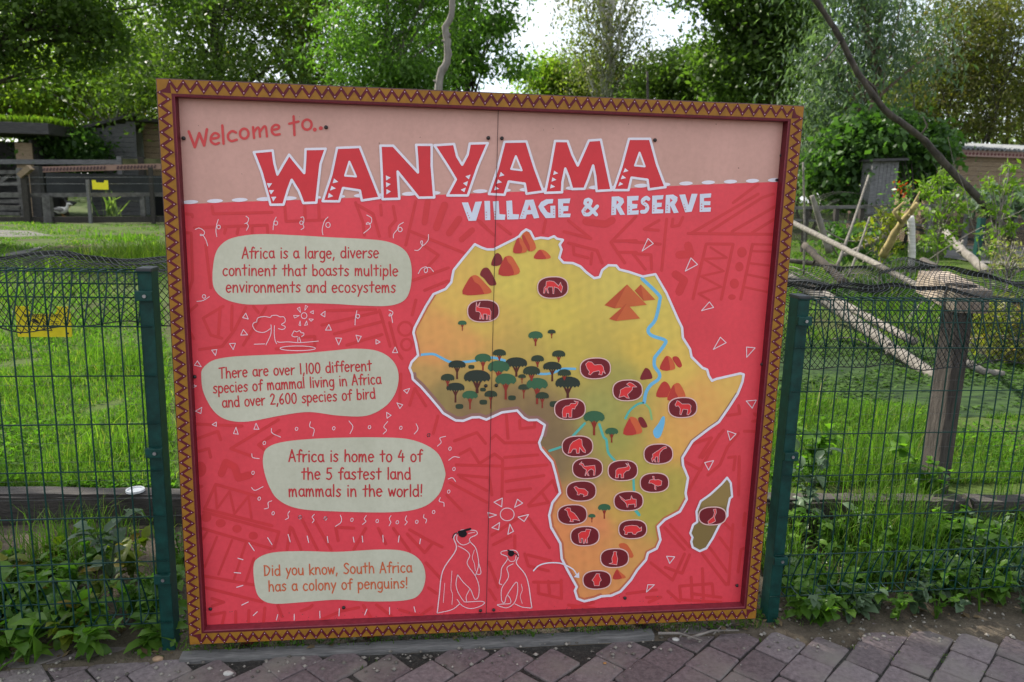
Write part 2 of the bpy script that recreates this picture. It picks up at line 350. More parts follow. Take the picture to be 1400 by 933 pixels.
def rail(side):
    """one mitred frame rail: front face painted with the zigzag band, inner lip, outer edge, back"""
    horiz = side in ('top', 'bottom'); Ln = W_ if horiz else H_
    band, lip, dep = 0.0405, 0.0085, 0.075; wd = band + lip
    # local: s along the rail (0..Ln), q from the outer edge inwards; depth y
    def P(s, q, y):
        if side == 'top': return (s, y, ZB + H_ - q)
        if side == 'bottom': return (s, y, ZB + q)
        if side == 'left': return (q, y, ZB + s)
        return (W_ - q, y, ZB + s)
    V = []; F = []; M = []
    def quad(pts, m_):
        b = len(V); V.extend(P(*p) for p in pts); F.append(tuple(range(b, b + len(pts)))); M.append(m_)
    c = 0.003
    def clip(s, q): return min(max(s, q), Ln - q)      # mitre
    # front: ochre ground with 3 strips so the mitre is straight
    quad([(c, c, 0), (Ln - c, c, 0), (Ln - band, band, 0), (band, band, 0)], 0)
    quad([(band, band, 0), (Ln - band, band, 0), (Ln - wd + .002, wd - .002, 0), (wd - .002, wd - .002, 0)], 1)
    quad([(0, 0, c), (Ln, 0, c), (Ln - c, c, 0), (c, c, 0)], 3)
    quad([(0, 0, dep), (Ln, 0, dep), (Ln, 0, c), (0, 0, c)], 3)
    quad([(wd - .002, wd - .002, 0), (Ln - wd + .002, wd - .002, 0), (Ln - wd, wd, .002), (wd, wd, .002)], 4)
    quad([(wd, wd, .002), (Ln - wd, wd, .002), (Ln - wd, wd, dep), (wd, wd, dep)], 4 if side == 'bottom' else 1)
    quad([(0, 0, dep), (wd, wd, dep), (Ln - wd, wd, dep), (Ln, 0, dep)], 3)
    # zigzag
    per = 0.0362; n = int(round((Ln - 2 * 0.02) / per)); per = (Ln - 2 * 0.02) / n; th = 0.0058
    yz = -0.0006
    zz = []
    for k in range(2 * n + 1):
        zz.append((0.02 + k * per / 2, (0.0075 if k % 2 else 0.0335)))
    up = []; lo = []
    for k, (s, q) in enumerate(zz):
        js = random.uniform(-.0008, .0008); o_ = th * 1.25
        up.append((s + js, q - o_)); lo.append((s + js, q + o_))
    for k in range(2 * n):
        a, b_, c_, d_ = up[k], up[k + 1], lo[k + 1], lo[k]
        if a[0] < 0.014 or b_[0] > Ln - 0.014: continue
        mx_ = band - .0004
        qs = []
        for (s, q) in (a, b_, c_, d_):
            q2 = min(max(q, .001), mx_); qs.append((s, q2))
        bad = [clip(s, min(q, wd)) != s for (s, q) in qs]
        if all(bad): continue
        quad([(clip(s, q), q, yz) for s, q in qs], 1)
    for k, (s, q) in enumerate(zz):
        if k in (0, 2 * n) or clip(s, q + .003) != s: continue
        qd = q + (0.0022 if k % 2 else -0.0022); b = len(V)
        for j in range(7): V.append(P(s + .0017 * math.cos(j * math.tau / 7), qd + .0017 * math.sin(j * math.tau / 7), -.0012))
        F.append(tuple(range(b, b + 7))); M.append(2)
    o = mesh('frame_rail', V, F, [OCHRE, MAROON, DOTC, EDGEC, LEDGE], board, M)
    bm = bmesh.new(); bm.from_mesh(o.data)
    for f in bm.faces:                                 # paint faces towards the viewer
        if f.material_index in (0, 1, 2) and abs(f.normal.y) > .9 and f.normal.y > 0: f.normal_flip()
    bm.to_mesh(o.data); bm.free()
    return o
for sd in ('top', 'bottom', 'left', 'right'): rail(sd)
bk = MB(); bk.box((W_ / 2, 0.058, ZB + H_ / 2), (W_ - 0.04, 0.02, H_ - 0.04))
bk.build('backing_board', mat('backing', (0.30, 0.29, 0.27), 0.7, var=0.2, scale=20), board)
for xx in (0.16, W_ - 0.40, W_ * .3):
    b = MB(); b.box((xx, 0.095, 0.55), (0.05, 0.05, 1.3), bev=.004); b.build('support_post', mat('support_paint', lin((110, 40, 36)), 0.6, var=.2), board)
# --- flat print helpers: drawn in photograph coordinates, laid on the panel's plane
def T(x0, y0, s, *pts): return [(x0 + x / s, y0 + y / s) for x, y in pts]
def lay(pts, k): 
    y = YP - 0.0005 * k
    return [tuple(onY(u, v, YP) * np.array([1, 0, 1]) + np.array([0, y, 0])) for u, v in pts]
def cdt(polys):
    """union of polygons -> clean triangles, in pixel space"""
    vs = []; fs = []
    for p in polys:
        p = list(p)
        if sum(p[i - 1][0] * p[i][1] - p[i][0] * p[i - 1][1] for i in range(len(p))) < 0: p = p[::-1]
        b = len(vs); vs += [Vector((float(x), float(y))) for x, y in p]; fs.append(list(range(b, b + len(p))))
    r = delaunay_2d_cdt(vs, [], fs, 0, 1e-4)
    P = [(v.x, v.y) for v in r[0]]; out = []
    for f, src in zip(r[2], r[5]):                     # only what a polygon really covers
        if not src: continue
        cx = sum(P[i][0] for i in f) / len(f); cy = sum(P[i][1] for i in f) / len(f)
        for k in src:
            q = fs[k]; c = False
            for i in range(len(q)):
                a, b = vs[q[i - 1]], vs[q[i]]
                if (a.y > cy) != (b.y > cy) and cx < (b.x - a.x) * (cy - a.y) / (b.y - a.y) + a.x: c = not c
            if c: out.append(f); break
    return P, out
def ribbon(pts, wd, closed=False, taper=False):
    P = [np.array(p, float) for p in pts]
    Q = [P[0]]
    for p in P[1:]:
        if np.hypot(*(p - Q[-1])) > 0.05: Q.append(p)
    P = Q; polys = []; k = len(P)
    segs = [(P[i], P[(i + 1) % k]) for i in range(k if closed else k - 1)]
    for i, (a, b) in enumerate(segs):
        d = b - a; l = np.hypot(*d)
        if l < 1e-6: continue
        nrm = np.array([-d[1], d[0]]) / l
        wa = wb = wd / 2
        polys.append([a + nrm * wa, b + nrm * wb, b - nrm * wb, a - nrm * wa])
    for p in P:
        polys.append([p + wd / 2 * np.array([math.cos(t), math.sin(t)]) for t in np.linspace(0.13, 0.13 + 2 * math.pi, 9)[:-1]])
    return polys
class Art:
    def __init__(s, name, mats, parent): s.name = name; s.mats = mats; s.parent = parent; s.b = MB()
    def poly(s, pts, k, m=0):
        v, f = cdt([pts]); s.raw(v, f, k, m); return s
    def polys(s, ps, k, m=0):
        v, f = cdt(ps); s.raw(v, f, k, m); return s
    def raw(s, v, f, k, m):
        f = [q if area(v, q) > 0 else tuple(q)[::-1] for q in f]     # y is down in pixels: this winding faces the viewer
        s.b.add(lay(v, k), f, m)
    def line(s, pts, wd, k, m=0, closed=False, smooth=True, n=5):
        if smooth and len(pts) > 2: pts = catmull(pts, closed, n)
        return s.polys(ribbon(pts, wd, closed), k, m)
    def done(s, label=None):
        o = s.b.build(s.name, s.mats, s.parent)
        if label: o['label'] = label
        return o
def area(v, q):
    return sum(v[q[i - 1]][0] * v[q[i]][1] - v[q[i]][0] * v[q[i - 1]][1] for i in range(len(q)))
def ell(cx, cy, rx, ry, n=24, a=0.0): 
    return [(cx + rx * math.cos(t) * math.cos(a) - ry * math.sin(t) * math.sin(a), cy + rx * math.cos(t) * math.sin(a) + ry * math.sin(t) * math.cos(a)) for t in np.linspace(0, 2 * math.pi, n, endpoint=False)]
def sup(cx, cy, rx, ry, n=32, a=-0.03, p=2.5):
    out = []
    for t in np.linspace(0, 2 * math.pi, n, endpoint=False):
        c, s = math.cos(t), math.sin(t); x = rx * abs(c) ** (2 / p) * (1 if c > 0 else -1); y = ry * abs(s) ** (2 / p) * (1 if s > 0 else -1)
        out.append((cx + x * math.cos(a) - y * math.sin(a), cy + x * math.sin(a) + y * math.cos(a)))
    return out
PINK = dirty('print_pale_pink', (198, 153, 141)); RED = dirty('print_red', (221, 70, 81)); PATT = art('print_pattern_red', (205, 58, 62))
LAV = art('print_lavender', (222, 218, 234)); LRED = art('print_letter_red', (205, 50, 58)); CREAM = dirty('print_cream', (193, 192, 172))
TXT = art('print_text_red', (186, 54, 58)); TXO = art('print_text_orange', (196, 98, 62)); LINE = art('print_white_line', (236, 206, 212))
WELC = art('print_welcome', (200, 66, 66)); BLACK = art('print_black', (22, 20, 26)); SEAMC = mat('seam_dark', (0.03, 0.015, 0.015), 0.8)
# panel corners on the photograph (inside the frame lip), seam
TLc, TRc, BRc, BLc = (240.5, 131.5), (1076.5, 166.0), (1017.5, 828.5), (279.5, 856.5)
def lerp(a, b, t): return (a[0] + (b[0] - a[0]) * t, a[1] + (b[1] - a[1]) * t)
ST, SB = (681.0, 149.5), (664.6, 842.0)
divide = [(243.0, 279.8), (330, 276), (440, 272.5), (520, 269), (600, 266.5), (676, 263.5), (760, 260.5), (850, 258), (960, 252.5), (1072, 248.5)]
def corner(p, a, b, r=9):
    """rounded corner at p between neighbours a and b"""
    def un(q): d = (q[0] - p[0], q[1] - p[1]); l = math.hypot(*d); return (d[0] / l, d[1] / l)
    ua, ub = un(a), un(b); out = []
    for t in np.linspace(0, 1, 6):
        s1, s2 = (1 - t) ** 2, t ** 2
        out.append((p[0] + r * (ua[0] * s1 + ub[0] * s2), p[1] + r * (ua[1] * s1 + ub[1] * s2)))
    return out
mid = (678.2, 263.4)
pl = Art('sign_panel', [PINK, RED], board)
pl.poly(corner(TLc, divide[0], ST) + [ST, mid] + divide[:6][::-1], 0, 0)
pl.poly(divide[:6] + [mid, SB] + corner(BLc, SB, divide[0]), 0, 1); pl.done('left half of the printed panel')
pr = Art('sign_panel', [PINK, RED], board)
pr.poly([ST] + corner(TRc, ST, divide[-1]) + divide[6:][::-1] + [mid], 0, 0)
pr.poly([mid] + divide[6:] + corner(BRc, divide[-1], SB) + [SB], 0, 1); pr.done('right half of the printed panel')
se = Art('panel_seam', [SEAMC], board); se.polys(ribbon([ST, mid, SB], 0.75), 11); se.done()
# --- tribal background lines
pat = Art('background_pattern', [PATT], board)
nP = [0]
def PL(x0, y0, s, lines, wd=4.0):
    ps = []; nP[0] += 1
    for ln in lines:
        ww = wd
        if isinstance(ln[0], (int, float)): ww = ln[0]; ln = ln[1:]
        ps += ribbon(T(x0, y0, s, *ln), ww)
    pat.polys(ps, 1 + (nP[0] % 4) * .2)
PL(235, 260, 5.832, [[(320, 130), (330, 190), (800, 178)], [(900, 130), (910, 250), (1240, 238)], [(1060, 130), (1062, 230)], [(1170, 120), (1175, 235)], [(60, 185), (160, 195), (165, 215)], [(180, 300), (760, 280), (765, 340)], [(430, 300), (420, 345)], [(530, 300), (520, 350)], [(640, 300), (640, 345)], [(70, 335), (155, 345), (165, 720), (120, 850)], [(270, 440), (310, 780)], [(90, 560), (95, 690)]])
PL(445, 260, 5.832, [[(240, 100), (300, 260), (310, 360)], [(260, 120), (380, 190), (430, 370)], [(440, 120), (445, 200)], [(540, 130), (560, 240), (510, 300), (515, 370)], [(720, 90), (640, 440)], [8, (815, 90), (790, 260)], [10, (950, 120), (885, 300)], [9, (1065, 230), (985, 345)], [8, (1170, 320), (1085, 395)], [(680, 330), (1100, 500)], [(770, 430), (900, 520), (790, 640)], [(700, 720), (980, 620)], [(790, 800), (975, 725)], [(1235, 250), (1283, 300)]])
PL(650, 250, 5.832, [[(20, 300), (150, 420)], [(180, 330), (280, 410)], [(560, 300), (540, 400)], [(740, 300), (920, 445), (705, 390)], [(740, 480), (970, 540), (1010, 640)], [(780, 500), (785, 570), (900, 600)], [(930, 560), (920, 650)], [(1280, 270), (1080, 475), (1190, 640)], [(1100, 465), (1283, 462)], [(1283, 555), (1130, 555)], [10, (880, 310), (1040, 330), (1090, 300)]])
PL(860, 250, 5.832, [[(300, 290), (260, 700)], [(350, 290), (340, 350), (400, 340), (430, 275)], [(0, 470), (250, 490)], [(180, 690), (175, 575), (30, 565), (130, 690)], [(240, 300), (120, 370), (235, 380)], [(470, 405), (1190, 412)], [(500, 400), (1030, 90)], [(640, 390), (1060, 120), (1150, 90)], [(820, 390), (1200, 170)], [(980, 400), (1200, 265)], [(830, 160), (1030, 10)], [(615, 490), (510, 925)], [(620, 488), (830, 490), (735, 930)], [3, (650, 515), (780, 598), (595, 608), (755, 705), (575, 745), (735, 830), (555, 885), (640, 935)], [(985, 490), (890, 930)], [3, (985, 490), (1170, 495)], [3, (970, 545), (1165, 552)], [3, (950, 640), (1155, 665)], [3, (935, 730), (1150, 775)], [3, (910, 830), (1140, 880)], [11, (470, 500), (490, 570), (400, 575)], [11, (370, 730), (440, 780), (400, 870)]])
for (x, y, rx, ry) in ((900, 555, 38, 42), (880, 670, 33, 38), (840, 805, 36, 40), (820, 912, 30, 22)): pat.poly(T(860, 250, 5.832, *ell(x, y, rx, ry)), .8)
PL(235, 400, 5.832, [[(200, 100), (105, 185)], [(410, 110), (250, 205), (310, 340), (400, 365)], [(385, 120), (370, 355)], [(220, 455), (400, 430), (500, 300), (590, 120)], [(480, 105), (475, 300)], [(750, 120), (570, 420)], [(120, 270), (175, 370)], [(1000, 360), (1140, 350), (1140, 430), (830, 450)], [(650, 110), (690, 160)]])
PL(440, 400, 5.832, [[(30, 145), (430, 135)], [(0, 260), (450, 155)], [(100, 330), (490, 230)], [(200, 420), (480, 335)], [(460, 140), (545, 430)], [(540, 240), (600, 470), (640, 530)], [(750, 60), (720, 180)], [(630, 650), (620, 900)], [(700, 900), (740, 765), (830, 905)]])
pat.polys(ribbon(T(440, 400, 5.832, *ell(665, 290, 55, 55)), 3.2, True), .7); pat.polys(ribbon(T(440, 400, 5.832, *ell(675, 415, 42, 45)), 3.2, True), .85)
PL(235, 550, 5.832, [[(150, 172), (560, 190)], [(180, 300), (365, 232), (390, 300)], [(850, 140), (470, 370), (640, 432)], [(860, 225), (690, 340), (740, 380)], [(170, 405), (295, 370), (310, 440)], [10, (395, 570), (430, 480), (500, 515), (530, 605), (620, 580)], [(700, 755), (350, 655), (262, 850), (800, 985)], [3, (345, 680), (360, 850), (460, 710), (500, 890), (610, 750), (635, 925)], [(185, 690), (240, 670)]])
pat.poly(T(235, 550, 5.832, *ell(225, 535, 50, 62)), .8)
PL(580, 550, 5.832, [[(110, 110), (72, 250)], [(240, 310), (420, 242), (490, 330)], [(535, 292), (570, 262), (640, 325), (900, 320)], [(655, 105), (668, 290)], [(760, 145), (765, 210), (880, 200), (880, 155)], [(285, 415), (365, 372), (440, 490), (560, 412), (625, 460), (620, 770)], [(255, 500), (610, 510)], [(640, 440), (905, 420)], [(640, 530), (980, 500)], [(650, 632), (955, 585)], [(660, 712), (850, 690)], [(270, 580), (520, 602), (540, 740)], [(285, 595), (500, 705)], [(205, 640), (500, 800)], [(180, 740), (300, 865)], [(830, 820), (1025, 625), (1060, 715)], [(935, 715), (990, 800), (835, 830)]])
for (x, y, r_) in ((245, 45, 42), (360, 90, 40), (490, 135, 37), (620, 190, 37)): pat.poly(T(240, 700, 5.832, *ell(x, y, r_, r_ * .85)), .8)
PL(240, 700, 5.832, [[(180, 122), (760, 292)], [(225, 0), (825, 160), (785, 290)], [3.2, (250, 165), (195, 250)], [3.2, (330, 200), (232, 440)], [3.2, (450, 225), (342, 500)], [3.2, (560, 250), (465, 540)], [3.2, (625, 370), (560, 555)], [(222, 510), (620, 582)], [(222, 600), (690, 718)], [(290, 690), (385, 720), (295, 750)], [(285, 820), (395, 800), (370, 905)], [(480, 795), (480, 905)], [(585, 785), (580, 905)], [(712, 765), (700, 900)], [(815, 745), (850, 835)], [(1000, 790), (1075, 762), (1090, 742)], [(915, 120), (890, 300)], [(930, 130), (1000, 300)], [(1010, 60), (1130, 300)], [(1110, 70), (1240, 300)]])
PL(440, 700, 5.832, [[(255, 130), (110, 122), (130, 230)], [(350, 130), (255, 300)], [(450, 130), (510, 255)], [(570, 130), (700, 310)], [(680, 175), (820, 325), (880, 252)], [(700, 142), (860, 232), (960, 280)], [(830, 405), (955, 540)], [(850, 605), (915, 650)], [(5, 855), (150, 792), (295, 762)], [(435, 740), (600, 865)], [(330, 745), (400, 855)], [(620, 780), (780, 830), (880, 760)]])
PL(640, 700, 5.832, [[(190, 185), (440, 22)], [(200, 262), (340, 192)], [(372, 190), (372, 290)], [(485, 52), (650, 285)], [(640, 470), (480, 430), (452, 335)], [(475, 342), (660, 390)], [(560, 565), (562, 650), (745, 690), (742, 545)], [(640, 552), (650, 650)], [(520, 560), (740, 562)], [(800, 742), (1010, 770)], [(830, 765), (1000, 722)], [(165, 400), (240, 600)], [(170, 620), (220, 700)]])
PL(840, 700, 5.832, [[(400, 125), (560, 300)], [(445, 100), (600, 280)], [(700, 332), (890, 580), (912, 560)], [(760, 285), (900, 480)], [(910, 580), (945, 100)], [(840, 205), (920, 312)], [(860, 72), (940, 150)], [(290, 405), (465, 545), (560, 335)], [(405, 442), (540, 490), (600, 342)], [(850, 722), (530, 700), (520, 592), (780, 572), (790, 680)], [(612, 522), (620, 690)], [(702, 452), (710, 690)], [(615, 652), (850, 682)], [(425, 632), (520, 715)], [(255, 682), (370, 680), (275, 720)], [(100, 652), (335, 622)], [(985, 480), (1010, 300), (1055, 282)], [(1040, 10), (1030, 110)]])
PL(900, 540, 5.832, [[(550, 165), (650, 150), (640, 85)], [(750, 212), (825, 200), (765, 150)], [(330, 498), (425, 342), (245, 400)], [(212, 532), (340, 600)], [(245, 760), (490, 312)], [(350, 502), (520, 282)], [(640, 305), (550, 420), (490, 560), (395, 640)], [(600, 600), (615, 492), (560, 500)], [(645, 492), (640, 800)], [(685, 290), (795, 292)]])
pat.done()
# --- dashes along the divide
da = Art('dashed_line', [LAV], board)
def dv(x):
    for (a, b), (c, d) in zip(divide, divide[1:]):
        if a <= x <= c: return b + (d - b) * (x - a) / (c - a)
x = 260.0
while x < 1060:
    rx = 11.2 - 2.2 * (x - 260) / 800
    da.poly([(px, py) for px, py in sup(x, dv(x) - 2.6, rx, 2.7, 20, -0.04, 1.9)], 2); x += 34.0 - 4.2 * (x - 260) / 800
da.poly(sup(1066, 246.4, 6.5, 2.6, 20, -0.04, 1.9), 2); da.done()
# --- title
C1 = (340, 180, 8.481); C2 = (490, 180, 8.481); C3 = (620, 180, 8.481); C4 = (760, 180, 8.481)
glyphs = [
 T(*C1, (60, 240), (280, 220), (300, 370), (335, 500), (400, 385), (470, 268), (560, 380), (645, 482), (655, 330), (660, 205), (895, 200), (835, 375), (805, 640), (785, 825), (635, 830), (580, 690), (500, 560), (455, 680), (405, 848), (255, 850), (150, 470)),
 T(*C1, (1025, 190), (1290, 180)) + T(*C2, (100, 390), (250, 770), (40, 800)) + T(*C1, (1290, 685), (1095, 655), (1050, 810), (858, 808), (960, 500)),
 T(*C2, (255, 165), (405, 165), (690, 475), (680, 300), (668, 155), (850, 155), (850, 400), (880, 765), (700, 768), (455, 465), (475, 780), (280, 785), (272, 500)),
 T(*C2, (880, 160), (1110, 145), (1145, 290), (1203, 385), (1265, 270), (1290, 140)) + T(*C3, (398, 135), (280, 410), (165, 742)) + T(*C2, (1030, 742), (1130, 555), (1030, 390)),
 T(*C3, (590, 120), (845, 115), (940, 420), (1042, 695), (845, 722), (825, 605), (640, 580), (590, 735), (410, 725), (510, 430)),
 T(*C3, (1175, 110)) + T(*C4, (135, 112), (190, 270), (252, 395), (320, 240), (380, 105), (520, 95), (570, 330), (645, 680), (470, 690), (455, 520), (430, 395), (380, 540), (330, 665), (185, 668), (150, 540), (108, 430), (75, 590), (70, 705)) + T(*C3, (1060, 712), (1120, 420)),
 T(*C4, (845, 85), (1090, 85), (1170, 380), (1270, 645), (1075, 672), (1060, 560), (875, 535), (840, 680), (665, 680), (760, 400))]
holes = {1: T(*C1, (1168, 350), (1118, 512), (1245, 522)), 4: T(*C3, (722, 285), (668, 435), (790, 450)), 6: T(*C4, (968, 245), (915, 395), (1028, 405))}
tri = {0: (C1, [(210, 600), (275, 600), (235, 655)], [(235, 680), (297, 680), (260, 730)], [(262, 757), (322, 757), (287, 812)]),
 1: (C1, [(990, 545), (1040, 585), (975, 600)], [(960, 630), (1012, 660), (945, 685)], [(930, 712), (982, 750), (918, 770)]),
 2: (C2, [(318, 510), (375, 535), (322, 568)], [(320, 588), (375, 610), (322, 648)], [(325, 668), (378, 695), (325, 730)]),
 3: (C2, [(1240, 520), (1300, 500), (1280, 555)], [(1212, 600), (1270, 575), (1255, 635)], [(1185, 675), (1245, 650), (1228, 705)]),
 4: (C3, [(548, 470), (590, 508), (528, 525)], [(515, 555), (562, 590), (500, 605)], [(485, 635), (530, 665), (470, 682)]),
 5: (C3, [(1165, 455), (1212, 485), (1155, 505)], [(1145, 532), (1192, 560), (1135, 582)], [(1128, 612), (1178, 640), (1120, 662)]),
 6: (C4, [(800, 425), (840, 458), (780, 475)], [(770, 507), (812, 540), (750, 555)], [(740, 585), (778, 610), (720, 635)])}
ti = Art('title_lettering', [LRED, LAV, PINK], board)
for i, g in enumerate(glyphs):
    kk = 3 + (i % 2) * 0.25
    ti.poly(g, kk, 0); ti.polys(ribbon(g, 3.3, True), 4 + (i % 2) * 0.25, 1)
    if i in holes: ti.poly(holes[i], 4.1, 2); ti.polys(ribbon(holes[i], 2.6, True), 4.7, 1)
    c = tri[i][0]
    for t_ in tri[i][1:]: ti.poly(T(*c, *t_), 4.2, 1)
ti.done()
# subtitle
A1 = (620, 255, 7.778); A2 = (790, 255, 7.368)
SUBC = art('print_subtitle', (208, 214, 236)); su = Art('subtitle_lettering', [SUBC, RED, LRED], board)
for g in ([(88, 172), (155, 170), (195, 285), (232, 165), (303, 160), (240, 365), (160, 368)], [(328, 155), (388, 155), (392, 358), (335, 360)], [(418, 160), (480, 155), (488, 295), (552, 300), (545, 355), (437, 355)], [(560, 155), (622, 150), (630, 295), (697, 298), (690, 350), (570, 352)], [(765, 145), (850, 140), (912, 335), (855, 342), (835, 295), (778, 300), (765, 345), (700, 347)], [(1060, 135), (1055, 180), (1010, 185), (958, 215), (1000, 275), (1030, 285), (1030, 208), (1082, 205), (1082, 335), (980, 338), (925, 265), (900, 215), (930, 165), (985, 137)], [(1110, 135), (1242, 128), (1232, 180), (1165, 180), (1165, 210), (1222, 208), (1218, 262), (1168, 265), (1165, 290), (1245, 290), (1238, 328), (1115, 330)]): su.poly(T(*A1, *g), 3)
for g in ([(340, 105), (410, 100), (455, 120), (465, 160), (430, 205), (475, 285), (425, 288), (385, 215), (385, 285), (335, 290)], [(495, 100), (612, 95), (607, 140), (545, 145), (545, 175), (600, 180), (595, 220), (545, 228), (545, 245), (612, 240), (610, 282), (495, 288)], [(748, 95), (862, 88), (855, 130), (795, 135), (795, 165), (845, 165), (842, 205), (795, 212), (795, 230), (860, 232), (858, 270), (745, 275)], [(885, 88), (960, 82), (1003, 110), (1000, 145), (975, 185), (1015, 265), (965, 270), (930, 195), (930, 268), (878, 270)], [(1020, 85), (1080, 80), (1112, 190), (1145, 75), (1205, 75), (1145, 255), (1080, 262)], [(1228, 78), (1342, 70), (1338, 112), (1270, 118), (1268, 150), (1335, 150), (1332, 190), (1270, 190), (1270, 215), (1340, 212), (1335, 255), (1225, 258)]): su.poly(T(*A2, *g), 3)
su.line(T(*A2, (185, 285), (120, 215), (72, 172), (78, 142), (105, 132), (132, 146), (122, 182), (78, 215), (52, 250), (68, 284), (110, 284), (155, 245), (195, 200)), 4.9, 3, smooth=False)
su.line(T(*A2, (710, 128), (688, 115), (655, 138), (655, 165), (690, 190), (698, 222), (680, 252), (643, 256)), 5.2, 3)
su.poly(T(*A1, (805, 195), (785, 250), (825, 250)), 4, 1); su.poly(T(*A2, (390, 140), (412, 160), (388, 185)), 4, 1); su.poly(T(*A2, (930, 120), (952, 140), (928, 165)), 4, 1)
for c, pts in ((A1, [(148, 283), (158, 310), (168, 335), (348, 275), (348, 305), (348, 333), (440, 268), (440, 296), (440, 325), (583, 262), (583, 290), (583, 320), (747, 268), (737, 296), (727, 323), (1065, 245), (1065, 273), (1065, 300), (1132, 245), (1132, 273), (1132, 302)]), (A2, [(72, 228), (66, 250), (62, 270), (354, 213), (354, 240), (354, 265), (514, 205), (516, 232), (516, 260), (662, 160), (676, 183), (688, 207), (764, 197), (764, 222), (762, 247), (900, 192), (898, 218), (896, 244), (1068, 185), (1077, 210), (1084, 235), (1245, 180), (1244, 206), (1244, 233)])):
    for q in pts: su.poly(T(*c, *[(q[0] + 8 * math.cos(t), q[1] + 8 * math.sin(t)) for t in (0, 2.1, 4.2)]), 4, 2)
su.done()
C5 = (250, 150, 6.667); we = Art('welcome_lettering', [WELC], board); we_k = 3
def wl(pts, sm=True, cl=False): we.line(T(*C5, *pts), 3.4, we_k, 0, cl, sm)
for st in ([(55, 200), (110, 345)], [(110, 345), (150, 215)], [(150, 215), (195, 330)], [(195, 330), (220, 180)]): pass
we.polys(ribbon(T(*C5, (55, 200), (110, 343), (150, 215), (195, 328), (220, 180)), 3.6), we_k)
wl([(255, 268), (320, 255), (325, 228), (290, 215), (260, 245), (258, 290), (295, 316), (330, 304)])
wl([(360, 145), (372, 312)], False); wl([(485, 210), (450, 197), (415, 225), (415, 265), (445, 288), (492, 275)])
wl(ell(560, 220, 39, 45, 12), True, True)
we.polys(ribbon(T(*C5, (640, 160), (650, 260)), 3.4) + ribbon([tuple(p) for p in catmull(T(*C5, (650, 205), (680, 165), (696, 178), (704, 248)))], 3.2) + ribbon([tuple(p) for p in catmull(T(*C5, (702, 205), (740, 155), (758, 168), (767, 246)))], 3.2), we_k)
wl([(810, 188), (868, 175), (875, 150), (845, 140), (814, 165), (814, 205), (840, 230), (883, 225)])
we.polys(ribbon(T(*C5, (1010, 62), (1018, 233)), 3.4) + ribbon(T(*C5, (970, 130), (1055, 110)), 3.4), we_k)
wl(ell(1132, 138, 42, 46, 12), True, True)
for q in ((1203, 183), (1258, 170)): we.poly(T(*C5, *ell(q[0], q[1], 18, 18)), we_k)
we.done()
# --- handwriting
def arc(cx, cy, rx, ry, a0, a1, n=9): return [(cx + rx * math.cos(math.radians(t)), cy + ry * math.sin(math.radians(t))) for t in np.linspace(a0, a1, n)]
G = {}
bowl = arc(.45, .47, .36, .46, 50, 335, 9)
G['a'] = (.95, [('c', bowl), ('c', [(.78, .93), (.8, .3), (.92, .02)])]); G['b'] = (.92, [('l', [(.12, 1.5), (.12, .03)]), ('c', arc(.45, .45, .35, .44, 150, -150, 9))])
G['c'] = (.85, [('c', arc(.47, .48, .38, .47, 50, 312, 9))]); G['d'] = (.98, [('c', bowl), ('l', [(.8, 1.5), (.86, .0)])])
G['e'] = (.9, [('c', [(.1, .5), (.45, .52), (.8, .58)] + arc(.45, .48, .37, .48, 18, 312, 9))]); G['f'] = (.75, [('c', [(.78, 1.38), (.6, 1.5), (.42, 1.3), (.38, .6), (.38, 0)]), ('l', [(.05, .88), (.7, .95)])])
G['g'] = (.98, [('c', bowl), ('c', [(.8, .93), (.84, -.1), (.62, -.5), (.2, -.42)])]); G['h'] = (.95, [('l', [(.12, 1.5), (.12, 0)]), ('c', [(.12, .5), (.35, .9), (.62, .9), (.76, .6), (.82, 0)])])
G['i'] = (.36, [('l', [(.16, .95), (.18, 0)]), ('l', [(.17, 1.36), (.18, 1.33)])]); G['k'] = (.85, [('l', [(.12, 1.5), (.12, 0)]), ('l', [(.7, .95), (.15, .45), (.78, .0)])])
G['l'] = (.36, [('l', [(.15, 1.5), (.18, 0)])]); G['m'] = (1.3, [('l', [(.1, .95), (.12, 0)]), ('c', [(.12, .5), (.32, .9), (.5, .9), (.57, .6), (.58, .02)]), ('c', [(.58, .5), (.78, .92), (.97, .9), (1.05, .6), (1.14, 0)])])
G['n'] = (.95, [('l', [(.1, .95), (.12, 0)]), ('c', [(.12, .5), (.35, .9), (.62, .9), (.75, .6), (.82, 0)])]); G['o'] = (.9, [('o', arc(.45, .48, .37, .48, 0, 330, 12))])
G['p'] = (.95, [('l', [(.12, .95), (.12, -.5)]), ('c', arc(.47, .47, .36, .46, 150, -150, 9))]); G['r'] = (.7, [('l', [(.1, .95), (.12, 0)]), ('c', [(.12, .45), (.3, .82), (.65, .93)])])
G['s'] = (.78, [('c', [(.68, .86), (.4, .97), (.15, .75), (.4, .52), (.66, .28), (.42, .02), (.08, .12)])]); G['t'] = (.8, [('l', [(.4, 1.42), (.4, .03)]), ('l', [(.05, .92), (.76, .98)])])
G['u'] = (.95, [('c', [(.1, .95), (.13, .3), (.35, .03), (.62, .1), (.75, .4)]), ('l', [(.76, .95), (.82, 0)])]); G['v'] = (.82, [('l', [(.05, .95), (.4, .03), (.76, .95)])])
G['w'] = (1.12, [('l', [(.05, .95), (.3, .03), (.55, .8), (.8, .03), (1.05, .95)])]); G['y'] = (.86, [('l', [(.08, .95), (.42, .15)]), ('l', [(.8, .95), (.2, -.5)])])
G['A'] = (1.05, [('l', [(.05, 0), (.5, 1.5), (.98, 0)]), ('l', [(.2, .48), (.82, .55)])]); G['T'] = (1.0, [('l', [(0, 1.42), (.95, 1.5)]), ('l', [(.48, 1.46), (.46, 0)])])
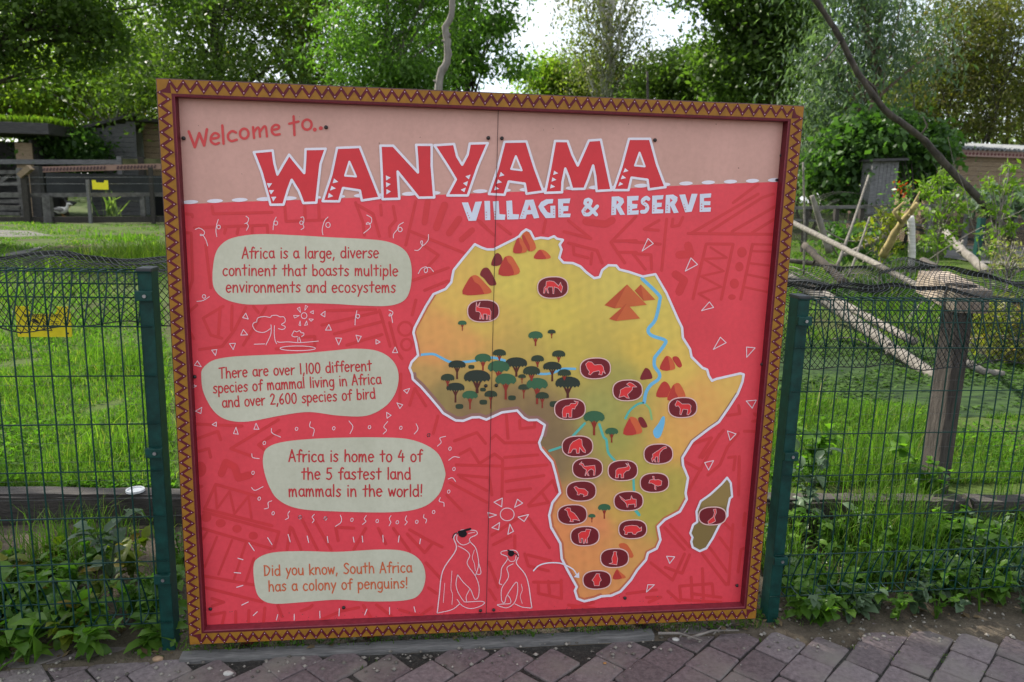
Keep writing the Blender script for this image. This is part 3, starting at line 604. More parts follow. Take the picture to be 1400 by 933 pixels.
G['D'] = (1.1, [('l', [(.12, 1.42), (.14, .05)]), ('c', [(.05, 1.42), (.55, 1.35), (.95, .85), (.6, .15), (.1, .03)])]); G['S'] = (1.0, [('c', [(.85, 1.3), (.5, 1.5), (.17, 1.2), (.45, .82), (.85, .45), (.55, .03), (.1, .15)])])
G['1'] = (.4, [('l', [(.2, 1.45), (.2, 0)])]); G['0'] = (.98, [('o', arc(.47, .73, .38, .72, 0, 330, 12))]); G['2'] = (.98, [('c', [(.1, 1.15), (.4, 1.48), (.75, 1.2), (.5, .6), (.1, .05)]), ('l', [(.1, .04), (.88, .06)])])
G['6'] = (.92, [('c', [(.65, 1.45), (.22, .95), (.1, .4), (.42, .03), (.76, .35), (.5, .74), (.14, .45)])]); G['4'] = (1.0, [('l', [(.5, 1.42), (.08, .55), (.92, .55)]), ('l', [(.72, 1.0), (.68, 0)])])
G['5'] = (.95, [('l', [(.82, 1.45), (.22, 1.45), (.17, .82)]), ('c', [(.17, .82), (.6, .85), (.8, .4), (.5, .03), (.08, .12)])]); G[','] = (.4, [('l', [(.22, .1), (.1, -.28)])]); G['!'] = (.42, [('l', [(.24, 1.5), (.19, .45)]), ('l', [(.16, .06), (.17, .04)])]); G[' '] = (.62, [])
def write(a, text, x0, y0, x1, y1, xh, wd, k, m=0):
    gap = 0.12; tot = sum(G[c][0] + gap for c in text) - gap
    sx = math.hypot(x1 - x0, y1 - y0) / tot; ang = math.atan2(y1 - y0, x1 - x0); px = 0.0
    for c in text:
        adv, sts = G[c]; polys = []; tw = random.uniform(-.03, .03); ws = random.uniform(-.03, .03)
        for kind, pts in sts:
            q = []
            for (gx, gy) in pts:
                gx2, gy2 = gx - gy * tw, gy + ws + gx * tw * .5
                lx, ly = (px + gx2) * sx, -gy2 * xh
                q.append((x0 + lx * math.cos(ang) - ly * math.sin(ang), y0 + lx * math.sin(ang) + ly * math.cos(ang)))
            if kind == 'c': polys += ribbon(catmull(q, False, 3), wd)
            elif kind == 'o': polys += ribbon(catmull(q, True, 2), wd, True)
            else: polys += ribbon(q, wd)
        if polys: a.polys(polys, k, m)
        px += adv + gap
def bubble(name_label, outline, lines, xh, wd, col):
    b = Art('text_bubble', [CREAM], board); b.poly(catmull(outline, True, 6), 3); bo = b.done(name_label)
    t = Art('lettering', [col], bo)
    for ln in lines: write(t, *ln, xh, wd, 4)
    t.done()
bubble('top text bubble', [(290.7, 376.6), (294.2, 349), (303.6, 333.7), (320.7, 324.8), (355, 320.3), (406.5, 322), (455, 324.8), (496.4, 326.8), (527, 330), (547.9, 338), (559, 351), (563, 371.5), (560.2, 397.2), (551.3, 411.7), (530.7, 418.2), (496.4, 418), (455, 415.6), (406.5, 414.7), (358.5, 416.4), (331, 415.6), (307, 408.6), (293.5, 395.5)],
 [('Africa is a large, diverse', 331, 353.3, 518, 352.8), ('continent that boasts multiple', 304.4, 376.8, 544.5, 377.3), ('environments and ecosystems', 309, 399.5, 541, 400)], 10.2, 1.95, TXT)
bubble('second text bubble', [(275.3, 513.2), (278.2, 502.9), (291.6, 492.8), (315.6, 488), (355, 485.7), (406.5, 483.5), (455, 479.4), (482.9, 476.8), (512, 478.9), (530.9, 487.4), (542, 501.2), (545, 518.3), (539.8, 539), (525.7, 556.5), (500.5, 568.5), (463.2, 568.3), (422.8, 563.4), (385.5, 567.9), (338.8, 576.4), (310.8, 574.1), (292.2, 561.7), (278.5, 536.8)],
 [('There are over 1,100 different', 300.2, 517.2, 508.6, 506.3), ('species of mammal living in Africa', 291.6, 537.5, 521.5, 524.6), ('and over 2,600 species of bird', 304, 557.2, 513.6, 545)], 9.7, 1.9, TXT)
bubble('third text bubble', [(360, 623.9), (366.8, 611.4), (391.7, 603.5), (447.7, 599), (525.4, 598.1), (565.8, 602.1), (596.5, 617.7), (608.2, 642.5), (607, 658), (598.6, 677.5), (577, 693.7), (537.1, 700.3), (460.4, 699.3), (408.1, 695.3), (380.5, 683), (368, 664.6), (360.8, 642)],
 [('Africa is home to 4 of', 394.8, 631.2, 577.5, 630.9), ('the 5 fastest land', 412, 655.3, 561.8, 655.2), ('mammals in the world!', 394.8, 678.6, 578.2, 678.6)], 10.6, 2.1, TXT)
bubble('bottom text bubble', [(346.7, 775.1), (352.9, 762.9), (374.4, 755.2), (414.3, 753.4), (460.4, 754.4), (521.8, 751.2), (555.6, 754.3), (575.5, 767.5), (581.7, 789), (574.5, 811), (555.6, 820.5), (506.4, 822.3), (460.4, 819.9), (414.3, 823.2), (374.4, 825.3), (356.2, 818.1), (349, 802.8)],
 [('Did you know, South Africa', 361.2, 787, 563.5, 782), ('has a colony of penguins!', 367.3, 808.3, 558, 803.5)], 9.6, 1.9, TXO)
# --- doodles
LW = 0.95
du = Art('doodle_border', [LINE], board); CA = (260, 290, 7.778); CB = (420, 290, 7.178)
for c, ls in ((CA, [[(55, 185), (100, 172), (150, 205), (148, 240), (112, 252), (112, 236), (140, 250), (170, 300), (188, 360)], [(300, 80), (285, 130), (275, 200), (285, 262)], [(595, 45), (622, 70), (610, 110), (582, 125), (600, 120), (620, 150), (600, 195)], [(915, 55), (890, 110), (882, 190)], [(1175, 58), (1205, 55), (1210, 100), (1200, 130), (1210, 165), (1180, 188)]]), (CB, [[(205, 50), (170, 90), (148, 170), (155, 225)], [(585, 30), (630, 60), (625, 110), (580, 120), (600, 102), (620, 150), (555, 208)], [(945, 102), (900, 130), (886, 170), (850, 215), (845, 255)], [(1190, 220), (1185, 280), (1135, 330), (1113, 295), (1128, 285), (1130, 330), (1090, 375), (1055, 375)], [(1090, 605), (1120, 555), (1170, 540), (1180, 580), (1157, 595), (1150, 560), (1200, 545), (1240, 585)]]), ((235, 260, 5.832), [[(200, 888), (250, 880), (300, 850)]]), ((440, 400, 5.832), [[(280, 145), (268, 200), (265, 260)], [(535, 140), (565, 155), (560, 180), (535, 187), (550, 170), (565, 240)]])):
    for l_ in ls: du.line(T(*c, *l_), LW, 3)
for c, cx, cy, r_ in ((CA, 305, 160, 18), (CA, 912, 118, 20), (CA, 1183, 114, 17), (CB, 205, 128, 22), (CB, 912, 172, 20), ((235, 260, 5.832), 257, 848, 13), ((440, 400, 5.832), 287, 190, 14)):
    du.line(T(*c, *ell(cx, cy, r_, r_ * 1.1, 9)), LW, 3.3, closed=True)
du.done('curling squiggles round the top bubble')
tr = Art('doodle_border', [LINE], board)
def tris(c, ls, wd=LW):
    for l_ in ls: tr.polys(ribbon(T(*c, *l_), wd, True), 3)
tris((235, 400, 5.832), [[(590, 165), (565, 200), (610, 212)], [(570, 295), (550, 340), (605, 338)], [(460, 408), (508, 405), (490, 455)], [(318, 460), (360, 455), (348, 502)], [(205, 545), (180, 580), (235, 592)], [(152, 728), (198, 745), (158, 765)], [(1222, 150), (1188, 175), (1220, 195)], [(1252, 255), (1225, 300), (1272, 300)]])
tris((235, 550, 5.832), [[(240, 40), (190, 72), (232, 90)], [(355, 158), (322, 178), (355, 192)], [(512, 200), (492, 250), (530, 255)], [(672, 168), (655, 215), (695, 215)]])
tris((440, 400, 5.832), [[(110, 362), (158, 365), (135, 418)], [(272, 340), (315, 350), (290, 395)], [(432, 375), (465, 395), (432, 412)], [(585, 435), (563, 480), (605, 480)], [(700, 765), (652, 780), (680, 805)], [(598, 880), (645, 895), (622, 925)]])
tris((230, 400, 3.216), [[(960, 527), (980, 540), (962, 553)]]); tr.done('small triangles round the second bubble')
tr = Art('doodle_border', [LINE], board)
tris((860, 250, 5.832), [[(150, 445), (192, 485), (103, 545)], [(492, 600), (545, 652), (447, 705)]], 1.1); tris((780, 300, 4.667), [[(885, 527), (912, 562), (835, 583)], [(955, 752), (992, 787), (910, 830)], [(1122, 815), (1177, 820), (1123, 880)]], 1.1)
tris((780, 460, 4.667), [[(1120, 412), (1185, 407), (1158, 458)], [(1000, 603), (1055, 622), (1017, 662)], [(855, 805), (912, 792), (880, 853)]], 1.1); tris((840, 700, 5.832), [[(415, 352), (480, 357), (440, 410)], [(265, 580), (318, 580), (255, 638)]], 1.1); tr.done('small triangles to the right of the map')
wv = Art('doodle_border', [LINE], board)
for c, ls in (((235, 550, 5.832), [[(795, 208), (800, 245), (868, 278)], [(1105, 155), (1100, 195), (1135, 215), (1125, 270)], [(638, 410), (645, 440), (697, 450)], [(635, 680), (665, 702), (728, 672)], [(798, 785), (768, 800), (770, 840), (738, 850)], [(940, 868), (925, 890), (930, 920), (905, 935)]]), ((580, 550, 5.832), [[(170, 272), (125, 285), (135, 320), (105, 350)], [(195, 462), (235, 435), (280, 440)], [(190, 612), (225, 602), (250, 632)], [(128, 760), (120, 790), (155, 800), (158, 830)]]), ((230, 400, 3.216), [[(795, 565), (812, 590), (800, 620)], [(965, 567), (948, 590), (960, 605), (945, 622)], [(1090, 577), (1098, 600), (1082, 622)]]), ((440, 700, 5.832), [[(148, 25), (158, 55), (150, 85), (108, 115)], [(355, 28), (338, 55), (352, 75), (325, 98)], [(552, 28), (538, 55), (550, 80), (537, 110)], [(675, 30), (665, 60), (680, 80), (662, 103)], [(815, 20), (812, 45), (835, 60), (828, 88)]]), ((240, 700, 5.832), [[(1108, 18), (1090, 40), (1105, 65), (1090, 85)]])):
    for l_ in ls: wv.line(T(*c, *l_), LW, 3)
for c, ps in (((235, 550, 5.832), [(995, 212), (738, 325), (648, 562), (697, 768), (808, 885), (1022, 915)]), ((580, 550, 5.832), [(35, 262), (205, 370), (237, 532), (195, 712), (75, 875)]), ((230, 400, 3.216), [(728, 597), (885, 592), (1023, 595), (1145, 627)]), ((440, 700, 5.832), [(30, 52), (240, 62), (442, 72), (602, 82), (757, 78)]), ((240, 700, 5.832), [(993, 42), (1195, 50)])):
    for (qx, qy) in ps:
        q = T(*c, (qx, qy))[0]; wv.line(ell(q[0], q[1], 1.75, 2.3, 8, .3), 0.85, 3, closed=True)
wv.done('waves and rings round the third bubble')
tk = Art('doodle_border', [LINE], board)
for c, ls in (((240, 700, 5.832), [(585, 245, 628, 308), (735, 205, 770, 260), (898, 178, 915, 238), (1050, 190, 1062, 243), (1210, 195, 1217, 243), (498, 368, 538, 380), (468, 482, 520, 487), (488, 600, 538, 585), (528, 742, 580, 717), (620, 825, 652, 795), (815, 818, 805, 860), (947, 815, 947, 860), (1150, 790, 1152, 845)]), ((440, 700, 5.832), [(250, 200, 258, 240), (322, 192, 327, 240), (487, 185, 490, 240), (617, 190, 610, 240), (787, 215, 780, 253), (140, 770, 137, 828), (360, 775, 342, 820), (540, 760, 540, 815), (735, 755, 745, 797)])):
    for x0, y0, x1, y1 in ls: tk.polys(ribbon(T(*c, (x0, y0), (x1, y1)), 1.15), 3)
tk.done('short ticks round the bottom bubble')
ld = Art('landscape_doodle', [LINE], board); CD = (330, 410, 12.436)
for l_ in ([(270, 375), (265, 340), (300, 300), (400, 285), (490, 300), (520, 270), (600, 265), (660, 290), (720, 290), (745, 330), (740, 380), (682, 420), (740, 450), (745, 480), (700, 505), (630, 490)], [(270, 375), (215, 390), (195, 440), (230, 510), (290, 545), (370, 555), (430, 535), (495, 490)], [(505, 425), (510, 520), (490, 620), (420, 765)], [(565, 440), (560, 560), (575, 690), (600, 745)], [(220, 755), (400, 750)], [(610, 710), (660, 722), (800, 715), (1000, 728), (1310, 702)], [(960, 625), (900, 630), (860, 605), (880, 560), (900, 530), (945, 545), (990, 525), (1020, 560), (1060, 565), (1060, 600), (1025, 625)], [(965, 640), (960, 710)], [(985, 635), (1010, 715)]): ld.line(T(*CD, *l_), LW, 3)
ld.line(T(*CD, *ell(960, 825, 300, 40)), LW, 3, closed=True); ld.line(T(*CD, *ell(1068, 270, 48, 50, 12)), LW, 3, closed=True)
for l_ in ([(1090, 95), (1130, 115), (1080, 180)], [(1170, 210), (1225, 185), (1225, 240)], [(1150, 325), (1225, 330), (1185, 365)], [(1110, 360), (1125, 425), (1075, 435)], [(1000, 360), (1010, 440), (980, 430)], [(890, 265), (985, 270), (905, 310)], [(950, 150), (995, 125), (1005, 215)]): ld.polys(ribbon(T(*CD, *l_), .8, True), 3)
ld.done(); sd = Art('sun_doodle', [LINE], board); CE = (580, 640, 3.59)
sd.line(T(*CE, *ell(407, 227, 34, 31, 14)), 1.0, 3, closed=True)
for l_ in ([(383, 147), (342, 167), (380, 190)], [(457, 153), (483, 172), (443, 193)], [(512, 228), (460, 240), (490, 262)], [(420, 275), (438, 310), (410, 325)], [(370, 267), (332, 292), (365, 303)], [(312, 218), (355, 230), (318, 243)]): sd.polys(ribbon(T(*CE, *l_), 1.1, True), 3)
sd.done(); CP = (590, 715, 7.18)
pg = Art('penguin_drawing', [LINE], board)
for wd, l_ in ((1.3, [(245, 102), (218, 150), (240, 262), (110, 470), (75, 720), (55, 885)]), (1, [(55, 885), (200, 850), (280, 790)]), (1, [(240, 105), (300, 68), (380, 70), (430, 75), (450, 100), (430, 122), (382, 145), (375, 180), (430, 240), (455, 330), (460, 420), (430, 520)]), (.9, [(250, 120), (250, 170), (300, 215), (360, 200), (378, 175)]), (.9, [(260, 225), (340, 270), (375, 320), (350, 400), (430, 520), (465, 620), (460, 720), (430, 750), (410, 720), (380, 650), (310, 580), (255, 505)]), (.9, [(255, 505), (240, 600), (260, 680), (310, 760), (340, 775), (480, 768), (520, 785), (470, 820), (380, 840), (300, 810), (250, 750)]), (.9, [(465, 400), (485, 480), (470, 505), (440, 500)]), (.8, [(375, 650), (340, 720), (345, 770)]), (.7, [(360, 102), (425, 90)]), (.6, [(200, 470), (190, 640), (205, 700), (200, 800)]), (.6, [(130, 590), (115, 780)]), (.6, [(420, 265), (400, 340), (420, 400), (430, 470)])): pg.line(T(*CP, *l_), wd, 3, smooth=True)
pgo = pg.done('larger line drawn penguin facing right')
gl = Art('sunglasses', [BLACK], pgo); gl.polys([T(*CP, *ell(305, 105, 42, 36))] + ribbon(T(*CP, (268, 88), (380, 58)), 3.0), 4); gl.line(T(*CP, (270, 95), (225, 105), (205, 145)), 1.2, 4.5); gl.done()
pg = Art('penguin_drawing', [LINE], board)
for wd, l_ in ((1.2, [(850, 300), (850, 340), (835, 400), (935, 540), (985, 835)]), (1, [(985, 835), (890, 825), (820, 795)]), (1, [(850, 300), (820, 270), (760, 268), (690, 280), (685, 305), (740, 330), (740, 365), (690, 440), (680, 520), (665, 590), (690, 605)]), (.9, [(800, 400), (740, 440), (755, 530), (690, 640), (685, 740), (700, 780), (720, 775), (740, 710), (830, 580), (845, 660), (820, 770), (770, 820), (720, 832), (645, 805), (700, 795), (770, 790), (775, 750), (750, 710)]), (.8, [(745, 340), (770, 375), (815, 370), (830, 320)]), (.6, [(880, 600), (890, 660), (870, 720), (890, 790)])): pg.line(T(*CP, *l_), wd, 3)
pgo = pg.done('smaller line drawn penguin facing left')
gl = Art('sunglasses', [BLACK], pgo); gl.polys([T(*CP, *ell(780, 298, 31, 30))] + ribbon(T(*CP, (750, 268), (805, 288)), 2.0), 4); gl.line(T(*CP, (800, 292), (835, 308), (850, 330)), 1.2, 4.5); gl.done()
ar = Art('arrow_drawing', [LAV], board); ar.line(T(640, 700, 5.832, (520, 465), (560, 425), (620, 405), (690, 401), (750, 410), (830, 450), (862, 492)), 1.7, 9); ar.poly(T(640, 700, 5.832, (882, 475), (840, 515), (885, 522)), 9.3); ar.done()
# --- map
AFR = [(649.1, 334.1), (633.6, 352.7), (620.1, 369.5), (616.9, 386.2), (609.2, 395.2), (592.5, 402.3), (582, 419), (566.9, 448), (565.2, 454.9), (568.6, 468.6), (571.7, 485.7), (562.6, 495.2), (560, 502.9), (563.5, 511.5), (564.3, 518.3), (575.5, 528.6), (587.5, 542.3), (601.2, 558.6), (605.7, 564.6), (622.9, 574.7), (633.2, 575.2), (645.2, 570.6), (655.4, 570.2), (664.9, 573.5), (686.3, 563.7), (706.9, 561.1), (715.5, 570.6), (722.3, 574.3), (734.3, 574), (744.6, 580.9), (741.2, 594.6), (736.9, 604.9), (739.5, 613.4), (754.9, 631.4), (760, 649.5), (765.5, 673.5), (754.9, 687.2), (750.6, 704.3), (753.2, 720.6), (766, 742.9), (767.7, 763.4), (775.5, 778.9), (788.3, 802), (785.7, 807.2), (789.2, 818.3), (798.6, 821.7), (813.2, 818.3), (821.8, 814.9), (835.5, 814), (848, 808.5), (862.3, 792.6), (870.9, 778.9), (882.9, 765.2), (885.4, 755.7), (897.4, 749.7), (902.6, 737.7), (899.2, 719.7), (908.6, 710.3), (929.2, 699.2), (938.6, 682.3), (936.9, 673.7), (940.3, 653.1), (933.4, 636), (932.6, 625.7), (946.3, 603.4), (968.6, 586.3), (982.3, 576.9), (996, 557.1), (1008, 538.5), (1014.6, 522.1), (1016.3, 511.9), (1011.5, 510.6), (979.3, 517.9), (972.9, 520.5), (968.6, 513.6), (966.4, 505.4), (960, 502.9), (945, 487.9), (942.9, 477.1), (933.2, 461.8), (932.1, 447.9), (926.8, 437.1), (910.7, 400.7), (895.7, 375), (878.6, 378.2), (859.3, 371.8), (846.4, 368.6), (842.1, 363.2), (831.4, 362.8), (822.9, 369.6), (819.6, 379), (812.1, 380.4), (800.9, 372), (793.2, 364.3), (782.9, 359.8), (770.1, 359.2), (764.3, 352.7), (767.5, 341.2), (764.9, 334.7), (769.4, 328.2), (761, 326.4), (757.2, 323.2), (749.5, 326.4), (739.2, 325.1), (730.2, 327), (725, 316.7), (719.2, 313.9), (713.4, 318), (709.6, 323.2), (704.4, 326.4), (687.7, 334.7), (674.8, 341.2), (665.8, 341.2), (658.1, 338.6)]
CS = [(700, 380, 200, 178, 84), (760, 430, 198, 175, 80), (850, 390, 196, 175, 86), (900, 420, 198, 176, 84), (625, 410, 206, 168, 84), (600, 450, 208, 148, 84), (640, 470, 205, 148, 84), (590, 485, 208, 144, 84), (585, 512, 176, 140, 82), (605, 540, 140, 120, 74), (640, 520, 158, 136, 76), (640, 555, 130, 106, 72), (700, 545, 132, 108, 72), (735, 568, 126, 102, 72), (700, 500, 176, 150, 76), (780, 490, 184, 162, 76), (757, 600, 124, 102, 72), (760, 635, 128, 106, 74), (820, 560, 152, 148, 80), (850, 520, 156, 146, 76), (880, 480, 198, 168, 76), (905, 450, 200, 175, 84), (925, 500, 205, 172, 84), (960, 545, 210, 156, 84), (1000, 525, 208, 165, 86), (945, 585, 210, 152, 84), (918, 612, 206, 154, 80), (840, 600, 152, 146, 75), (870, 640, 168, 152, 74), (800, 650, 152, 130, 78), (778, 690, 200, 134, 82), (770, 720, 208, 130, 80), (800, 760, 208, 134, 80), (820, 715, 206, 128, 82), (820, 805, 204, 134, 80), (865, 760, 198, 142, 80), (890, 700, 168, 152, 70), (920, 660, 168, 150, 72), (840, 700, 190, 150, 76), (820, 680, 185, 140, 80), (660, 440, 200, 168, 82), (655, 500, 188, 150, 80)]
CSx = np.array(CS, float)
def mapcol(u, v):
    d2 = (CSx[:, 0] - u) ** 2 + (CSx[:, 1] - v) ** 2 + 60; wt = 1 / d2 ** 1.7
    c = (CSx[:, 2:] * wt[:, None]).sum(0) / wt.sum()
    n = 1 + 0.035 * math.sin(u * .31 + v * .17) * math.sin(u * .11 - v * .23) + random.uniform(-.012, .012)
    return np.minimum(lin(np.clip(c * n, 0, 255)) * ARTK * 1.2, .86)
MAPM, t_, b_ = nodes('print_map_paint'); b_.inputs['Roughness'].default_value = 0.42; b_.inputs['Specular IOR Level'].default_value = .4
at = t_.nodes.new('ShaderNodeAttribute'); at.attribute_name = 'print'; t_.links.new(at.outputs['Color'], b_.inputs['Base Color'])
def mapmesh(name, outline, step, k, colfn, label):
    vs = [Vector(p) for p in outline]; nO = len(vs)
    us = [p[0] for p in outline]; vv = [p[1] for p in outline]
    u = min(us)
    while u < max(us):
        v = min(vv)
        while v < max(vv): vs.append(Vector((u + random.uniform(-.2, .2) * step, v + random.uniform(-.2, .2) * step))); v += step
        u += step
    r = delaunay_2d_cdt(vs, [], [list(range(nO))], 1, 1e-4)
    P = [(q.x, q.y) for q in r[0]]; F = [q if area(P, q) > 0 else tuple(q)[::-1] for q in r[2]]
    o = mesh(name, lay(P, k), F, [MAPM, LAV], board)
    ca = o.data.color_attributes.new('print', 'FLOAT_COLOR', 'POINT')
    for i, (a_, c_) in enumerate(P): ca.data[i].color = (*colfn(a_, c_), 1)
    o['label'] = label; return o
afr = mapmesh('continent_map', AFR, 7, 3, mapcol, 'painted map of Africa')
MAUVE = art('print_coast_mauve', (150, 108, 98)); ORC = art('print_coast_orange', (196, 110, 78))
co = Art('coastline', [LAV, MAUVE, ORC], afr); co.polys(ribbon(AFR, 3.3, True), 6, 0)
def off(pts, d): 
    out = []
    for i in range(len(pts)):
        a, b = np.array(pts[max(i - 1, 0)]), np.array(pts[min(i + 1, len(pts) - 1)]); t_ = (b - a) / np.hypot(*(b - a)); out.append((pts[i][0] + t_[1] * d, pts[i][1] - t_[0] * d))
    return out
co.polys(ribbon(off(AFR[13:31], 3.2), 5), 5, 1); co.polys(ribbon(off(AFR[5:11], 2.2), 3), 5, 2); co.polys(ribbon(off(AFR[32:48], 2.6), 3.6), 5, 2); co.polys(ribbon(off(AFR[48:60], 2.2), 3), 5, 2); co.polys(ribbon(off(AFR[62:69], 1.6), 2.4), 5, 1); co.done()
MAD = T(780, 640, 3.887, (830, 50), (850, 78), (857, 150), (845, 160), (833, 215), (832, 252), (790, 300), (755, 370), (720, 425), (685, 440), (648, 420), (640, 390), (647, 368), (635, 345), (650, 300), (672, 285), (668, 230), (690, 175), (740, 140), (800, 85))
mad = mapmesh('island_map', MAD, 6, 3, lambda a_, c_: np.minimum(lin(np.array((146, 122, 72)) * (1 if c_ < 690 else .88)) * ARTK, .86), 'painted island beside the map')
cm = Art('coastline', [LAV], mad); cm.polys(ribbon(MAD, 3.0, True), 6); cm.done()
RVB = art('print_river_blue', (112, 182, 218)); RVT = art('print_river_teal', (88, 178, 166)); RVG = art('print_river_green', (140, 186, 120))
def river(pts, wd, m_, smooth=True):
    a = Art('river', [m_], afr); a.line(pts, wd, 4, smooth=smooth); a.done()
CQ = (820, 480, 7.771)
river(T(780, 300, 4.667, (455, 378), (560, 480), (568, 520), (540, 640), (495, 700), (515, 740), (600, 770), (598, 800), (545, 870)) + T(*CQ, (580, 80), (580, 160), (632, 240), (620, 300), (540, 360), (490, 440), (470, 545)), 4.6, RVB)
river(T(*CQ, (455, 550), (400, 565), (320, 630), (270, 715)), 3, RVT); river(T(*CQ, (488, 565), (530, 620), (550, 725)), 2.8, RVG)
river([(572.5, 485.7), (582, 484.4), (593.4, 484.4), (602, 488.5), (616.6, 495.2), (637, 494.7), (650, 493), (672, 489), (690, 493)], 3.4, RVB); river(T(700, 470, 8.485, (250, 330), (330, 350), (440, 345), (550, 308), (600, 290), (730, 292)), 3.2, RVB)
river(T(540, 460, 4.667, (985, 730), (1060, 705)), 3.2, RVT); river(T(540, 460, 4.667, (1130, 640), (1210, 555)), 3.4, RVT); river(T(540, 460, 4.667, (1303, 560), (1330, 640), (1348, 660), (1360, 740), (1400, 790)), 3.4, RVT); river(T(730, 590, 7, (950, 440), (957, 575)), 3.3, RVT); river(T(730, 590, 7, (960, 740), (1005, 797)), 4.2, RVT)
lk = Art('lake', [RVB], afr); lk.poly(catmull(T(*CQ, (665, 695), (690, 710), (680, 800), (640, 910), (590, 920), (565, 850), (620, 770)), True), 4); lk.done()
# mountains, pyramids: two-tone print, second tone laid over whole
MO = art('print_mountain_orange', (206, 98, 60)); MR = art('print_mountain_red', (184, 60, 52)); MM = art('print_mountain_maroon', (124, 38, 44)); MP = art('print_pyramid', (200, 100, 58)); MP2 = art('print_pyramid_dark', (186, 80, 50))
def mtn(c, whole, dark=None, mw=MO, md=MR, k=4.5):
    a = Art('mountain', [mw, md], afr); a.poly(catmull(T(*c, *whole), True, 3), k)
    if dark: a.poly(catmull(T(*c, *dark), True, 3), k + .5, 1)
    a.done()
CM = (550, 300, 7.773); CN = (680, 300, 7.773)
mtn(CM, [(825, 590), (850, 530), (890, 512), (930, 540), (1000, 680), (960, 705), (920, 695), (870, 630)], None, MM, MM, 4.5)
mtn(CM, [(640, 795), (690, 660), (740, 600), (800, 600), (880, 680), (950, 770), (850, 798)], [(640, 795), (690, 662), (735, 608), (765, 660), (820, 700), (860, 770), (850, 797)], k=5.2)
mtn(CM, [(945, 488), (970, 400), (1005, 358), (1045, 380), (1065, 440), (1030, 490)], None, MM, MM, 4.5)
mtn(CN, [(10, 585), (60, 430), (100, 390), (150, 395), (190, 450), (240, 555), (170, 595)], [(10, 585), (60, 432), (90, 398), (110, 450), (150, 500), (168, 593)], k=5.2)
mtn(CN, [(260, 200), (285, 140), (320, 130), (360, 180), (410, 305), (330, 335)], [(262, 200), (280, 165), (310, 220), (340, 280), (342, 333), (325, 328)], k=7)
mtn(CN, [(165, 350), (200, 220), (235, 195), (270, 230), (315, 320), (280, 355)], [(167, 349), (200, 223), (225, 198), (235, 250), (260, 300), (250, 354)], k=8.2)
mtn(CN, [(385, 415), (430, 335), (470, 322), (520, 345), (568, 405), (510, 422)], [(387, 414), (430, 337), (460, 327), (490, 370), (513, 420)])
CY = (780, 300, 4.667)
for pts, half in (([(448, 415), (408, 455), (465, 520), (540, 513)], [(448, 415), (465, 520), (540, 513)]), ([(360, 415), (215, 548), (280, 568), (485, 545)], [(360, 415), (280, 568), (485, 545)]), ([(357, 535), (245, 635), (290, 648), (442, 632)], [(357, 535), (290, 648), (442, 632)])):
    a = Art('pyramid', [MP, MP2], afr); kq = {448: 4.2, 360: 5.2, 357: 6.2}[pts[0][0]]; a.poly(T(*CY, *pts), kq, 1); a.poly(T(*CY, *half), kq + .4, 0); a.done()
mtn(CQ, [(770, 80), (800, 55), (840, 75), (872, 155), (830, 172)], None, MR, MR, 4.3)
mtn(CQ, [(635, 190), (680, 80), (720, 50), (770, 90), (800, 180), (740, 205)], [(637, 189), (680, 82), (712, 54), (730, 100), (740, 203)], k=5)
mtn(CQ, [(425, 298), (470, 195), (495, 180), (530, 205), (557, 285), (500, 300)], None, MM, MM)
mtn(CQ, [(597, 482), (640, 360), (690, 322), (740, 370), (760, 470), (720, 490)], None, MR, MR, 4.3)
mtn(CQ, [(715, 520), (760, 390), (800, 345), (850, 350), (910, 475), (860, 500)], [(717, 519), (760, 392), (785, 362), (800, 430), (830, 490), (800, 510)], k=5)
mtn(CQ, [(405, 715), (440, 700), (470, 725), (505, 800), (460, 815), (425, 780)], None, MM, MM, 4.3)
mtn(CQ, [(245, 880), (310, 715), (350, 700), (400, 730), (450, 850), (385, 885)], [(247, 879), (310, 718), (335, 760), (360, 800), (383, 883)], k=5)
CV = (740, 680, 6.663)
mtn(CV, [(705, 440), (745, 415), (790, 440), (840, 530), (800, 545)], None, MO, MO, 4.3); mtn(CV, [(650, 740), (685, 655), (720, 680), (770, 725), (730, 740)], [(650, 740), (685, 658), (710, 690), (730, 738)], k=4.3)
# painted trees
TD = art('print_tree_darkest', (44, 54, 46)); TG = art('print_tree_dark', (50, 64, 48)); TL = art('print_tree_green', (58, 100, 70)); TB = art('print_trunk', (142, 48, 38)); TB2 = art('print_trunk_dark', (84, 38, 32))
nT = [0]
def ptree(cx, cy, wd, ybot, kind):
    a = Art('painted_tree', [{'d': TG, 'k': TD, 'g': TL}[kind], TB if kind != 'k' else TB2], afr); nT[0] += 1; kb = 4.6 + (nT[0] % 9) * .28
    h = wd * (.48 if kind != 'k' else .42)
    tw = max(wd * .09, .9)
    a.polys([[(cx - tw * .4, cy), (cx + tw * .4, cy), (cx + tw * .6, ybot), (cx - tw * .6, ybot)], [(cx - wd * .2, cy + h * .1), (cx - wd * .12, cy + h * .1), (cx + tw * .4, cy + h * .9), (cx - tw * .3, cy + h * 1.0)], [(cx + wd * .2, cy + h * .1), (cx + wd * .12, cy + h * .1), (cx - tw * .4, cy + h * .9), (cx + tw * .3, cy + h * 1.0)]], kb, 1)
    pts = []; nn = 11
    for t in np.linspace(math.pi, 0, nn): pts.append((cx + wd / 2 * math.cos(t), cy - h * .75 * math.sin(t) ** .8))
    q = 7 if kind != 'g' else 4
    for i in range(1, q * 2):
        xx = cx + wd / 2 - wd * i / (q * 2); pts.append((xx, cy + h * (.42 if i % 2 else .22) * (1 - .4 * abs(xx - cx) / (wd / 2))))
    a.poly(pts, kb + .14, 0); a.done()
CT = (590, 470, 9.33)
